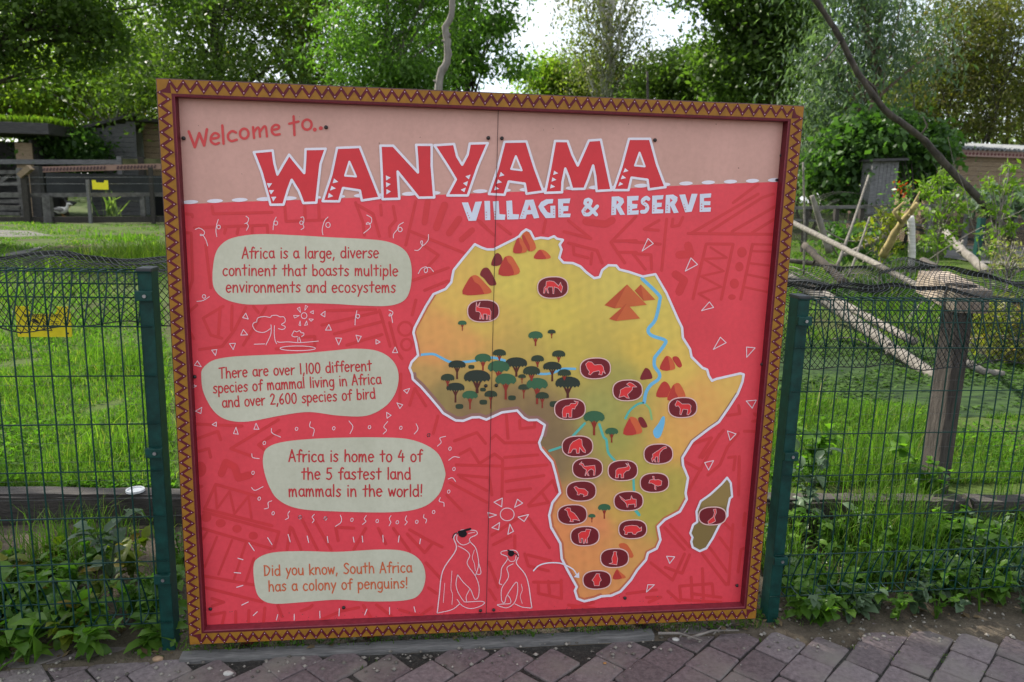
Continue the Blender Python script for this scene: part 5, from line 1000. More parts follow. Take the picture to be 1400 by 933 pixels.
x2 = wp(240, 200, Y2).x; s_ = thing('timber_hut', 'brown horizontal board hut joined to the right of the clapboard shed', 'hut', ((x1 + x2) / 2, Y2 + .5, g))
b = MB(); clad(b, x1 + .05, x2, g + .9, zh, Y2 + .5, .2); b.build('wall', [TANC, BLK], s_); b = MB(); b.box(((x1 + x2) / 2 + .05, Y2 + .55, g + .45), (x2 - x1 - .15, .04, .9)); b.build('hatch', BLK, s_)
b = MB(); b.box(((x1 + x2) / 2 + .1, Y2 + 1.2, zh + .08), (x2 - x1 + .3, 2.2, .1)); b.build('roof', STAIN, s_)
# rail fence, left
Y3 = 20.0; RAILM = mat('rail_wood', (0.05, 0.047, 0.044), .9, col2=(.15, .142, .135), scale=5, bump=.5)
rf = thing('rail_fence', 'grey post and rail fence across the far left of the enclosure', 'fence', (wp(100, 300, Y3).x, Y3, .4), 'far rail fences')
def rail_px(u0, v0, u1, v1, y, th, dp=.05):
    b = MB(); p, q = wp(u0, v0, y), wp(u1, v1, y); b.beam(p, q, dp, th); return b
rail_px(-80, 268, 250, 266, Y3, .11).build('rail', RAILM, rf); rail_px(-80, 301, 250, 300, Y3 - .1, .16).build('rail', WOODD, rf)
rail_px(-60, 282, 28, 284, Y3 + .2, .09).build('rail', RAILM, rf); rail_px(-60, 290, 28, 293, Y3 + .2, .09).build('rail', RAILM, rf)
def post_px(u, v0, v1, y, wd, mt, par, nm='post'):
    b = MB(); p, q = wp(u, v0, y), wp(u, v1, y); b.box(((p.x + q.x) / 2, y, (p.z + q.z) / 2), (wd, wd, abs(p.z - q.z)), bev=.01); return b.build(nm, mt, par)
post_px(36, 232, 308, Y3 - .15, .15, WOODD, rf); post_px(66, 268, 305, Y3 - .1, .2, RAILM, rf); post_px(52, 228, 302, Y3 + .1, .24, STAIN, rf); post_px(196, 268, 304, Y3, .12, RAILM, rf); post_px(208, 229, 306, Y3 - .15, .10, WOODD, rf); post_px(122, 246, 308, Y3 - .25, .08, GREYC, rf)
b = rail_px(28, 241, 42, 229, Y3 - .2, .14, .22); b.build('post_cap_board', TANC, rf)
for v_ in (243, 252): rail_px(-80, v_, 250, v_ - .6, Y3 - .2, .012, .012).build('wire', WIRE, rf)
Y4 = 22.5
bf = thing('board_fence', 'low patterned banner board and back rail behind the far rail fence', 'fence', (wp(140, 250, Y4).x, Y4, .4))
rail_px(58, 232, 225, 227.5, Y4 - .5, .16).build('banner_board', mat('banner', lin((150, 118, 104)), .7), bf)
dk = MB()
for k in range(34):
    u = 60 + k * 4.6
    if 143 < u < 160: continue
    p = wp(u, 232 - (u - 58) * .027, Y4 - .54); dk.box(p, (.05, .01, .10), rot=Matrix.Rotation(math.radians(25), 3, 'Y'))
dk.build('banner_pattern', mat('banner_dark', lin((84, 60, 62)), .7), bf)
rail_px(-60, 221, 165, 222, Y4 + .4, .14).build('rail', GREYC, bf); rail_px(168, 222, 250, 222, Y4 + .35, .2).build('rail', mat('mossy_rail', (.05, .055, .02), .9, col2=(.12, .12, .05), scale=5), bf)
post_px(165, 214, 262, Y4 + .4, .14, GREYC, bf); post_px(195, 215, 262, Y4 + .4, .18, WOODD, bf)
b = MB(); p, q = wp(60, 236, Y4), wp(225, 268, Y4); b.box(((p.x + q.x) / 2, Y4 + .1, (p.z + q.z) / 2), (q.x - p.x, .03, p.z - q.z)); b.build('screen_panel', mat('screen', (.024, .027, .027), .85, var=.25, scale=3), bf)
gt = thing('field_gate', 'weathered five bar field gate at the far left edge', 'gate', (wp(10, 262, Y3 + 1).x, Y3 + 1, .4))
for v_ in (236, 252, 266, 276, 286): rail_px(-60, v_, 30, v_ - .5, Y3 + 1, .10).build('bar', RAILM, gt)
b = rail_px(-50, 286, 18, 236, Y3 + 1.06, .09); b.build('brace', RAILM, gt); post_px(30, 230, 300, Y3 + 1, .14, RAILM, gt, 'stile')
c = np.array(wp(137, 253, Y3 - .5)); wsn = warning(c, .40, .24, 'small yellow warning plate far off on the left rail fence', False)
# duck, black bird
def bird(u, v, y, sc, body, label, name, white=None, flip=1):
    p = wp(u, v, y); t = thing(name, label, 'bird', tuple(p))
    b = MB(); sp = [(-.20, .17, .012), (-.14, .155, .045), (-.06, .14, .085), (.04, .14, .09), (.11, .165, .065), (.15, .22, .036), (.165, .27, .032), (.175, .30, .04), (.205, .30, .034), (.24, .29, .016), (.275, .283, .008)]
    b.tube([(p.x + flip * x * sc, y, p.z + z * sc) for x, z, r in sp], [r * sc for x, z, r in sp], 10); b.build('body', body, t, True)
    for k in (-.03, .03):
        l_ = MB(); l_.tube([(p.x + flip * .03 * sc, y + k * sc, p.z + .07 * sc), (p.x + flip * .04 * sc, y + k * sc, p.z), (p.x + flip * .09 * sc, y + k * sc, p.z)], .009 * sc, 5); l_.build('leg', mat('bird_leg', (.3, .14, .03), .6), t)
    if white:
        wg = MB(); sp2 = [(-.17, .175, .01), (-.08, .165, .05), (.02, .155, .062), (.09, .16, .03)]; wg.tube([(p.x + flip * x * sc, y - .05 * sc, p.z + z * sc) for x, z, r in sp2], [r * sc for x, z, r in sp2], 8); wg.build('wing', white, t, True)
    return t
bird(84, 296, Y3 + .8, 1.15, mat('duck_white', (.62, .60, .56), .8), 'white duck with grey wing standing behind the rail fence', 'duck', mat('duck_grey', (.2, .19, .18), .8), 1)
bird(97, 284, Y3 + 2.5, .9, INK, 'black bird standing on the turf behind the white duck', 'black_bird', None, -1)
# right: patterned hut, box, rails
Y5 = 17.0; x0 = wp(1300, 240, Y5).x; x1 = wp(1520, 240, Y5).x; zt = wp(1350, 210, Y5).z
s_ = thing('patterned_hut', 'tan horizontal board hut with a red patterned eaves band at the right edge', 'hut', ((x0 + x1) / 2, Y5, .4))
b = MB(); clad(b, x0, x1, .4, zt - .05, Y5, .125); b.box((x0 + .02, Y5 + 1.4, (zt + .4) / 2), (.05, 2.8, zt - .4)); b.build('wall', [TANC, BLK], s_)
b = MB(); b.box(((x0 + x1) / 2, Y5 - .16, zt - .02), (x1 - x0 + .5, .05, .17)); b.build('eaves_band', mat('eaves_pale', lin((150, 120, 112)), .7), s_)
dk = MB()
for k in range(46):
    xx = x0 - .2 + k * .105; dk.box((xx, Y5 - .19, zt - .03), (.055, .01, .055), rot=Matrix.Rotation(math.radians(45), 3, 'Y'))
dk.build('eaves_diamonds', mat('eaves_dark', lin((96, 44, 46)), .7), s_)
b = MB()
for k in range(40):
    xx = x0 - .3 + k * (x1 - x0 + .6) / 39; b.tube([(xx, Y5 - .3, zt + .09), (xx, Y5 + 2.9, zt + .45)], .045, 6)
b.build('roof', mat('roof_grey', (.13, .14, .15), .6, var=.2, scale=4), s_)
Y6 = 13.5; p = wp(1207, 250, Y6)
s_ = thing('timber_box', 'narrow upright grey timber cabinet standing among the bushes', 'cabinet', (p.x, Y6, .4))
a = wp(1193, 220, Y6); c = wp(1222, 282, Y6); ht = a.z - .3
b = MB()
for k in range(7): b.box((a.x + (c.x - a.x) * (k + .5) / 7, Y6 + random.uniform(-.004, .004), .3 + ht / 2), ((c.x - a.x) / 7 - .006, .03, ht), bev=.003)
b.box(((a.x + c.x) / 2, Y6 + .2, .3 + ht / 2), (c.x - a.x - .02, .36, ht - .04)); b.build('wall', GREYC, s_); b = MB(); b.box(((a.x + c.x) / 2 + .04, Y6 + .15, .3 + ht + .03), (c.x - a.x + .18, .6, .05), rot=Matrix.Rotation(math.radians(-3), 3, 'Y')); b.build('roof', STAIN, s_)
Y7 = 12.5
rf = thing('rail_fence', 'grey post and rail fence with dark mesh behind the logs on the right', 'fence', (wp(1250, 300, Y7).x, Y7, .4), 'far rail fences')
rail_px(1060, 285, 1420, 279, Y7, .065).build('rail', RAILM, rf); rail_px(1060, 300, 1420, 314, Y7 + .1, .045).build('rail', RAILM, rf); rail_px(1180, 300, 1420, 345, Y7 + .3, .05).build('rail', GREYC, rf)
for u in (1100, 1141, 1175, 1270, 1320, 1385): post_px(u, 283, 345, Y7 + .05, .09, WOODD if u < 1200 else GREYC, rf)
b = MB(); p, q = wp(1060, 290, Y7 + .15), wp(1420, 335, Y7 + .15)
for k in range(170):
    xx = p.x + (q.x - p.x) * k / 169; b.tube([(xx, Y7 + .15, p.z), (xx, Y7 + .15, q.z)], .006, 3, cap=False)
for k in range(26):
    zz = p.z + (q.z - p.z) * k / 25; b.tube([(p.x, Y7 + .15, zz), (q.x, Y7 + .15, zz)], .006, 3, cap=False)
b.build('wire_mesh', INK, rf)
gp = MB(); p, q = wp(1338, 298, 9.5), wp(1338, 360, 9.5); gp.box(((p.x + q.x) / 2, 9.5, (p.z + q.z) / 2), (.09, .09, p.z - q.z), bev=.006); tag(gp.build('green_post', GREEN), 'short dark green metal post by the grey path on the right', 'post')
pth = [wp(1296, 336, 10.5), wp(1420, 330, 11.5)]
V = [onZ(u, v, .42) for u, v in ((1290, 352), (1440, 372), (1440, 338), (1300, 330))]; tag(mesh('path', V, [(0, 1, 2, 3)], mat('path_grey', (.12, .115, .11), .9, var=.2, scale=3)), kind='structure')
V = [onZ(u, v, .42) for u, v in ((-90, 352), (-30, 350), (30, 344), (60, 337), (78, 327), (70, 319), (40, 315), (-20, 314), (-90, 314))]; V = [(q[0], q[1], gz(q[0], q[1]) + .012) for q in V]; tag(mesh('gravel_path', V, [tuple(range(len(V)))], mat('gravel', (.04, .038, .034), .95, col2=(.12, .115, .105), scale=9, bump=.8)), kind='structure')
# ------------------------------------------------------------------ vegetation
def unit(v): return v / np.maximum(np.linalg.norm(v, axis=-1, keepdims=True), 1e-9)
def leafcards(C_, size, droop=0.0, ratio=.5, var=.48, updir=.5):
    """leaf-shaped 4-gons bent along nothing, at points C_, random facing with an upward bias"""
    n = len(C_); nrm = unit(rng.normal(0, 1, (n, 3)) + np.array([0, 0, updir])); d = rng.normal(0, 1, (n, 3)) + np.array([0, 0, -droop * 2.2])
    d = unit(d - nrm * (d * nrm).sum(1, keepdims=True)); s = np.cross(nrm, d); L_ = size * np.exp(np.clip(rng.normal(0, var, n), -.7, .45))[:, None]; W = L_ * ratio
    V = np.empty((n, 4, 3)); V[:, 0] = C_; V[:, 1] = C_ + d * L_ * .45 + s * W * .5 + nrm * L_ * .06; V[:, 2] = C_ + d * L_; V[:, 3] = C_ + d * L_ * .45 - s * W * .5 + nrm * L_ * .06
    return V.reshape(-1, 3), np.arange(n * 4).reshape(-1, 4)
def crown_points(lumps, n, nclump, cr, flat=.6, shell=.55, droop=0.0):
    """leaf positions gathered in clumps spread through ellipsoid lumps -> points, clump centres"""
    lp = np.array(lumps); vol = lp[:, 3] * lp[:, 4] * lp[:, 5]; idx = rng.choice(len(lp), nclump, p=vol ** .75 / (vol ** .75).sum())
    d = unit(rng.normal(0, 1, (nclump, 3))); r = (shell + (1 - shell) * rng.random(nclump)) ** (1 / 1.5); r = np.where(rng.random(nclump) < .25, r * rng.random(nclump), r)
    cc = lp[idx, :3] + d * r[:, None] * lp[idx, 3:]
    wt = rng.random(nclump) ** 1.5 + .15; k = rng.choice(nclump, n, p=wt / wt.sum())
    sc = cr * (.6 + .8 * rng.random(nclump))
    off = rng.normal(0, 1, (n, 3)) * sc[k][:, None] * np.array([1, 1, flat])
    if droop: off[:, 2] -= np.abs(rng.normal(0, 1, n)) * droop
    return cc[k] + off, cc
def tree(name, label, cat, group, base, top, tr, lumps, nleaf, lsize, lmat, bmat, nclump=90, cr=.5, nlimb=26, droop=0.0, ratio=.5, ldroop=.3, flat=.6, shell=.55, stems=1, lean=0.0):
    t = thing(name, label, cat, tuple(base), group)
    pts, cc = crown_points(lumps, nleaf, nclump, cr, flat, shell, droop)
    V, F = leafcards(pts, lsize, ldroop, ratio)
    b = MB(); base = np.array(base, float); top = np.array(top, float)
    for s in range(stems):
        bb = base + (rng.normal(0, .25, 3) * np.array([1, 1, 0]) if stems > 1 else 0); tt = top + (rng.normal(0, 1.0, 3) * np.array([1.2, .8, .6]) if stems > 1 else 0)
        k = 7; axis = [bb + (tt - bb) * i / k + (rng.normal(0, .05, 3) * np.linalg.norm(tt - bb) * .25 * np.array([1, 1, .2]) if 0 < i < k else 0) for i in range(k + 1)]
        axis = catmull(axis, False, 3); rr = np.linspace(tr, tr * .22, len(axis)) * (1 if stems == 1 else .6)
        b.tube(axis, list(rr), 8, wob=.08)
        for j in rng.choice(len(cc), max(1, min(len(cc), nlimb // stems)), replace=False):
            c = cc[j]; a = np.array(axis); q = a[:, 2] < c[2] - .15 * abs(c[2] - bb[2])
            cand = np.where(q)[0]
            i = cand[-1] if len(cand) else len(axis) // 3
            i = max(int(i * (.75 + .25 * rng.random())), 2)
            p0 = a[i]; mid_ = (p0 + c) / 2 + np.array([0, 0, .12 * np.linalg.norm(c - p0)]) + rng.normal(0, .06, 3) * np.linalg.norm(c - p0)
            P = catmull([p0, mid_, c], False, 4); r0 = min(rr[i] * .55, .02 + .012 * np.linalg.norm(c - p0) * 2)
            b.tube(P, list(np.linspace(r0, .008, len(P))), 5)
    b.build('trunk', bmat, t, True)
    mesh('crown', V, F, lmat, t)
    return t
def lump(u, v, ru, rv, Y, thick=.85):
    c = onY(u, v, Y); d = np.linalg.norm(c - CAM); k = d / 1050
    return (*c, ru * k, (ru + rv) / 2 * k * thick, rv * k)
def px_tree(name, label, cat, group, Y, trunk_u, lumps_px, nleaf, lsize, lmat, bmat, tr=.18, base_z=None, **kw):
    lumps = [lump(*l, Y) if len(l) == 4 else lump(*l[:4], Y + l[4]) for l in lumps_px]
    bx = onY(trunk_u[0], 285, Y)[0]; bz = gz(bx, Y) - .05
    tp = onY(trunk_u[1], trunk_u[2], Y)
    return tree(name, label, cat, group, (bx, Y, bz), tp, tr, lumps, nleaf, lsize, lmat, bmat, **kw)
def lf(a, b_, tr_=.45, c3=None): return leafmat('leaf', a, b_, tr_, .45, c3)
OAK = lf((.048, .088, .022), (.11, .17, .04), .5); MIDG = lf((.06, .102, .024), (.14, .195, .045), .5); YELG = lf((.10, .16, .02), (.22, .28, .045), .55)
AUT = lf((.065, .09, .024), (.145, .165, .045), .5, (.24, .14, .05)); ASH = lf((.065, .13, .028), (.14, .24, .052), .55); BIR = lf((.085, .10, .045), (.18, .185, .08), .45, (.20, .15, .07))
EUC = lf((.075, .118, .082), (.155, .21, .15), .4); DARKB = lf((.035, .08, .022), (.08, .155, .038), .45); OLIVE = lf((.060, .068, .02), (.125, .125, .036), .5, (.14, .10, .035)); FARG = lf((.075, .115, .04), (.15, .195, .065), .45)
TG1 = 'trees beyond the enclosure'
px_tree('oak_tree', 'dark leaved oak reaching in from the top left corner', 'tree', TG1, 13, (-90, -60, -40), [(30, 5, 130, 70), (-90, 30, 130, 80), (70, -80, 170, 90), (125, 40, 60, 42), (30, 75, 70, 22)], 34000, .085, OAK, BARKD, .24, nclump=170, cr=.27, nlimb=60, ratio=.6)
px_tree('hazel_bush', 'bright yellow green bushy tree above the clapboard shed', 'tree', TG1, 27, (150, 160, 60), [(150, 105, 80, 38), (215, 110, 60, 38), (80, 130, 60, 28), (30, 122, 60, 30), (130, 60, 90, 50)], 26000, .13, YELG, BARK, .12, nclump=130, cr=.55, stems=4)
px_tree('maple_tree', 'mid green tree with a dark slim trunk behind the top left of the sign', 'tree', TG1, 23, (306, 300, -60), [(240, 30, 110, 80), (330, 50, 100, 95), (280, -70, 180, 90), (290, 130, 120, 55)], 32000, .13, MIDG, BARKD, .2, nclump=140, cr=.6)
px_tree('maple_tree', 'darker tree with some autumn brown leaves behind the top of the sign', 'tree', TG1, 26, (415, 415, -80), [(430, 40, 100, 95), (400, -70, 150, 80), (470, 110, 110, 60), (370, 120, 80, 60)], 32000, .13, AUT, BARKD, .22, nclump=140, cr=.6)
px_tree('ash_tree', 'light green feathery ash tree left of the bare crooked branch', 'tree', TG1, 18, (520, 530, -40), [(520, 60, 85, 60), (560, 5, 80, 60), (500, 115, 100, 45), (560, 110, 55, 40), (600, -60, 80, 60)], 30000, .115, ASH, BARK, .16, nclump=150, cr=.36, ratio=.34, ldroop=.7, flat=.45)
px_tree('ash_tree', 'loose airy green tree with sky showing through right of the bare crooked branch', 'tree', TG1, 21, (640, 640, -60), [(645, 60, 50, 60), (640, 110, 45, 40), (690, 30, 28, 30), (700, 95, 16, 20), (660, -30, 70, 60), (600, 60, 40, 70)], 11000, .16, ASH, BARKD, .15, nclump=110, cr=.32, ratio=.4, ldroop=.6, flat=.4)
px_tree('birch_tree', 'tall sparse weeping birch standing alone against the bright sky', 'tree', TG1, 30, (832, 838, -60), [(815, 30, 52, 55), (850, 60, 46, 50), (830, -60, 70, 60), (880, 75, 22, 26), (835, 100, 40, 25)], 12000, .13, BIR, BIRCH, .16, nclump=130, cr=.42, ratio=.5, ldroop=.9, droop=1.1, nlimb=70)
px_tree('willow_bush', 'low pale green bush showing just above the top edge of the sign', 'bush', TG1, 33, (765, 765, 120), [(765, 112, 50, 32), (812, 118, 55, 26), (735, 112, 25, 22), (850, 125, 60, 30)], 14000, .18, YELG, BARK, .1, nclump=90, cr=.55, stems=3)
px_tree('thorn_tree', 'rounded mid green tree left of the large dark oak', 'tree', TG1, 28, (925, 925, 120), [(920, 112, 42, 40), (965, 118, 50, 45), (890, 128, 30, 25)], 16000, .16, MIDG, BARKD, .14, nclump=100, cr=.5)
px_tree('oak_tree', 'large dark oak with broad leaves right of the open sky', 'tree', TG1, 20, (1045, 1045, -60), [(1005, 55, 52, 55), (1060, 20, 55, 55), (995, -50, 70, 55), (1085, 85, 50, 55), (1030, 110, 50, 40), (1090, -40, 60, 60)], 26000, .14, OAK, BARKD, .24, nclump=120, cr=.42, ratio=.62, nlimb=50)
px_tree('eucalyptus_tree', 'blue green drooping eucalyptus with a pinkish trunk', 'tree', TG1, 16, (1165, 1205, 20), [(1150, 60, 60, 65), (1205, 15, 75, 55), (1125, 130, 42, 55), (1112, 190, 30, 50), (1240, 75, 38, 50), (1180, -60, 90, 60), (1150, 190, 40, 40)], 17000, .15, EUC, mat('bark_pink', (.11, .065, .05), .85, col2=(.22, .15, .12), scale=3, stretch=(1, 1, .4)), .17, nclump=130, cr=.38, ratio=.26, ldroop=1.2, droop=.35)
px_tree('fig_bush', 'dense dark big leaved bush above the timber cabinet', 'bush', TG1, 14.5, (1225, 1225, 190), [(1195, 190, 45, 24), (1245, 198, 50, 26), (1170, 215, 30, 20), (1215, 180, 40, 20)], 14000, .14, DARKB, BARKD, .08, nclump=90, cr=.26, ratio=.7, ldroop=.8, stems=3)
px_tree('willow_tree', 'olive yellow many stemmed willow behind the patterned hut', 'tree', TG1, 23, (1318, 1320, 40), [(1310, 110, 70, 80), (1280, 150, 50, 50), (1300, 20, 80, 70), (1360, 90, 60, 90)], 22000, .15, OLIVE, BARKD, .12, nclump=140, cr=.5, ratio=.3, ldroop=.5, stems=6, nlimb=60)
px_tree('willow_tree', 'darker olive willow at the far right edge', 'tree', TG1, 25, (1400, 1400, 20), [(1410, 120, 70, 90), (1370, 20, 80, 80), (1450, 40, 80, 120), (1390, 180, 60, 40)], 22000, .16, OLIVE, BARKD, .14, nclump=130, cr=.5, ratio=.32, ldroop=.5, stems=4)
px_tree('holly_tree', 'dark evergreen bush filling the gap between the shelter and the shed', 'bush', TG1, 24.5, (90, 92, 180), [(92, 200, 24, 20), (78, 208, 22, 14), (102, 205, 14, 16)], 10000, .14, DARKB, BARKD, .1, nclump=70, cr=.42)
px_tree('hawthorn_tree', 'shaded green tree low behind the eucalyptus', 'tree', TG1, 27, (1110, 1110, 120), [(1105, 150, 55, 60), (1170, 150, 70, 60), (1240, 150, 60, 60), (1140, 210, 70, 40)], 17000, .17, MIDG, BARKD, .12, nclump=100, cr=.6, stems=3)
px_tree('hawthorn_tree', 'shaded tree behind the turf roofed shelter', 'tree', TG1, 29, (-20, -20, 100), [(-30, 110, 90, 45), (40, 140, 60, 22), (120, 145, 70, 20), (205, 160, 50, 30)], 18000, .17, AUT, BARKD, .14, nclump=110, cr=.6, stems=3)
# unseen tree added left of frame, its crown shaped to shade the paving
tree('unseen_shade_tree', 'unseen leafy lime tree added out of view to shade the paving', 'tree', None, (-8.6, 6.0, .2), (-6.4, 6.1, 9.2), .22, [(-7.4, 5.8, 8.6, 1.3, .8, .8), (-6.0, 5.75, 8.6, 1.1, .65, .6), (-4.7, 5.7, 8.6, 1.0, .62, .5), (-3.4, 5.7, 8.6, 1.0, .6, .5), (-2.2, 5.65, 8.6, .8, .6, .4), (-8.6, 6.8, 9.2, 1.6, 1.2, 1.2)], 26000, .13, MIDG, BARKD, nclump=190, cr=.26, ratio=.7)
# far tree belt: one mass
def belt():
    N = 60000; x = rng.uniform(-75, 95, N); y = rng.uniform(42, 58, N)
    top = 5.0 + 1.6 * np.sin(x * .21) + 1.1 * np.sin(x * .53 + 1) + .8 * np.sin(x * 1.3)
    u = 700 + (x - .72) / 45 * 1050
    top = np.where((u > 705) & (u < 740) | (u > 890) & (u < 960), top * .8, top); top = np.where((u < 690) | (u > 1000), top * 1.5, top)
    z = .3 + top * rng.random(N) ** .8
    V, F = leafcards(np.stack([x, y, z], 1) + rng.normal(0, .25, (N, 3)), .42, .3, .7)
    tag(mesh('treeline', V, F, FARG), 'distant belt of trees closing the view', None, None, 'stuff')
belt()
# ------------------------------------------------------------------ grass
def field(n, yr, dens_pow, h, wd, lean, gate=None, seed=0):
    y = yr[0] + (yr[1] - yr[0]) * rng.random(n) ** dens_pow; dist = y - CAM[1]
    q_ = rng.random(n); u = np.where(q_ < .34, rng.uniform(-150, 240, n), np.where(q_ < .78, rng.uniform(1030, 1560, n), np.where(q_ < .90, rng.uniform(240, 1030, n), np.where(q_ < .95, rng.uniform(-900, -150, n), rng.uniform(1560, 2400, n)))))
    x = CAM[0] + ((u - 700) / 1050) * dist * 1.0 + .127 * dist
    k = y > 1.06 - 0.081 * (x + 0.7)
    pond = ((x - 4.5) / 1.42) ** 2 + ((y - 3.4) / 1.08) ** 2; k &= pond > 1
    nz_ = np.sin(1.9 * x + 1.3 * y) + np.sin(3.1 * x - 2.2 * y + 1) + .7 * np.sin(5.3 * x + 4.4 * y) + .5 * np.sin(9 * x - 7 * y)
    if gate is not None: k &= nz_ > gate
    x, y, nz_, dist = x[k], y[k], nz_[k], dist[k]
    hh = h * (.55 + .75 * rng.random(len(x))) * np.clip(1 + .35 * nz_, .35, 2.2); hh *= np.clip(1.15 - .02 * dist, .5, 1.2)
    return blades(x, y, zterr(x, y) - .01, hh, wd * np.ones(len(x)) * np.clip(dist / 4, 1, 4), lean)
GR1 = leafmat('grass_blade', (0.042, 0.100, 0.012), (0.115, 0.20, 0.03), .5, .6, (0.26, 0.24, 0.09))
parts = [field(125000, (.9, 4.0), 1.25, .055, .0042, .65, -1.15), field(5000, (.95, 4.5), 1.2, .14, .0055, .5, 1.5), field(105000, (3.2, 19), 1.5, .05, .0055, .6, -1.3), field(9000, (4, 16), 1.4, .15, .008, .5, 1.6)]
def foot(n, xr, h):
    x = rng.uniform(*xr, n); y = .16 + .62 * rng.random(n); nz_ = np.sin(6 * x + 3 * y) + np.sin(11 * x - 9 * y + 1); k = nz_ > .1; x, y = x[k], y[k]
    return blades(x, y, zterr(x, y) - .01, h * (.45 + .8 * rng.random(len(x))), np.full(len(x), .0038), .5)
parts += [foot(9000, (2.1, 4.0), .17), foot(2500, (-1.3, -.15), .12)]
Vs = []; Fs = []; o_ = 0
for V, F in parts: Vs.append(V); Fs.append(F + o_); o_ += len(V)
tag(mesh('grass', np.concatenate(Vs), np.concatenate(Fs), GR1), 'bright green grass growing over the enclosure behind the fences', None, None, 'stuff')
# ------------------------------------------------------------------ weeds at the fence foot
WEED = leafmat('weed_leaf', (0.052, 0.13, 0.016), (0.145, 0.26, 0.04), .5, .35); WEEDY = leafmat('weed_leaf_yellow', (0.075, 0.12, 0.012), (0.17, 0.20, 0.022), .45, .4, (.24, .13, .03)); WEEDB = leafmat('weed_leaf_blue', (0.055, 0.095, 0.05), (0.13, 0.19, 0.11), .35, .4)
def broad(C_, d, nrm, L_, W):
    """folded, arched broad leaves: 3 x 4 grid each"""
    n = len(C_); s = np.cross(nrm, d); V = np.empty((n, 4, 3, 3)); ts = [0, .33, .7, 1.0]; ws = [.16, .95, .8, .05]; dz = [0, .04, .0, -.16]
    for i in range(4):
        c = C_ + d * (ts[i] * L_)[:, None] + nrm * (dz[i] * L_)[:, None]
        V[:, i, 0] = c + s * (ws[i] * W / 2)[:, None] + nrm * (ws[i] * W * .16)[:, None]; V[:, i, 1] = c; V[:, i, 2] = c - s * (ws[i] * W / 2)[:, None] + nrm * (ws[i] * W * .16)[:, None]
    b0 = np.arange(n)[:, None] * 12; F = []
    for i in range(3):
        for j in range(2): F.append(b0 + np.array([i * 3 + j, i * 3 + j + 1, (i + 1) * 3 + j + 1, (i + 1) * 3 + j]))
    return V.reshape(-1, 3), np.concatenate(F)
def plant(x, y, z, h, nl, ls, wr, spread, mt, label, group, name='broadleaf_weed', cat='weed'):
    t = thing(name, label, cat, (x, y, z), group); b = MB(); ns = max(2, nl // 9); Cs = []; Ds = []
    for s in range(ns):
        a = random.uniform(0, math.tau); l_ = random.uniform(.3, 1) * spread; hh = h * random.uniform(.6, 1.1)
        P = catmull([np.array((x, y, z - .01)), np.array((x + l_ * .3 * math.cos(a), y + l_ * .3 * math.sin(a), z + hh * .6)), np.array((x + l_ * math.cos(a), y + l_ * math.sin(a), z + hh))], False, 4)
        b.tube(P, list(np.linspace(.0035, .0012, len(P))), 4)
        for k in range(nl // ns):
            q = P[random.randrange(2, len(P))]; Cs.append(q); Ds.append((random.gauss(0, 1), random.gauss(0, 1), random.gauss(.1, .45)))
    b.build('stem', mt, t)
    C_ = np.array(Cs); d = unit(np.array(Ds)); nr = unit(np.cross(np.cross(d, np.array([0, 0, 1.0])) + 1e-4, d) + rng.normal(0, .25, d.shape)); nr[:, 2] = np.abs(nr[:, 2]); nr = unit(nr - d * (nr * d).sum(1, keepdims=True))
    L_ = ls * np.exp(np.clip(rng.normal(0, .3, len(C_)), -.6, .4)); V, F = broad(C_, d, nr, L_, L_ * wr); mesh('leaves', V, F, mt, t, smooth=True); return t
GL, GRt = 'weeds at the foot of the left mesh fence', 'weeds at the foot of the right mesh fence'
for i in range(72):
    x = random.uniform(-1.1, -.14); y = .06 + .5 * random.random() ** 1.4; m_ = random.choice((WEED, WEED, WEEDY))
    plant(x, y, gz(x, y), random.uniform(.07, .17), random.randint(24, 40), random.uniform(.035, .062), random.uniform(.45, .68), .10, m_, 'green leafy weed growing at the foot of the left mesh fence', GL)
for i in range(165):
    x = random.uniform(2.07, 3.8); y = .02 + .56 * random.random() ** 1.2; m_ = random.choice((WEED, WEED, WEED, WEEDB))
    plant(x, y, gz(x, y), random.uniform(.06, .17), random.randint(26, 42), random.uniform(.028, .05), random.uniform(.55, .8), .10, m_, 'green leafy weed growing at the foot of the right mesh fence', GRt)
for (x, y, h, nl, ls, wr, m_, lb) in ((-.80, .04, .13, 34, .085, .42, WEEDY, 'yellowing leafy weed pushing out under the left mesh fence'), (-.50, .02, .14, 36, .075, .42, WEED, 'long leaved green weed pushing out under the left mesh fence onto the paving'), (-.29, .05, .12, 28, .065, .45, WEED, 'small green weed beside the foot of the left fence post'), (-.36, .34, .34, 40, .06, .5, WEEDB, 'tall grey green thistle like weed inside the left mesh fence'), (2.42, .60, .40, 46, .06, .55, WEEDB, 'grey green feathery weed against the right timber sleeper'), (2.62, .95, .35, 60, .055, .75, WEED, 'bushy bramble growing over the right timber sleeper'), (3.05, .72, .22, 34, .06, .85, WEED, 'bramble with broad leaves at the foot of the tall square post')): plant(x, y, gz(x, y), h, nl, ls, wr, .13, m_, lb, None)
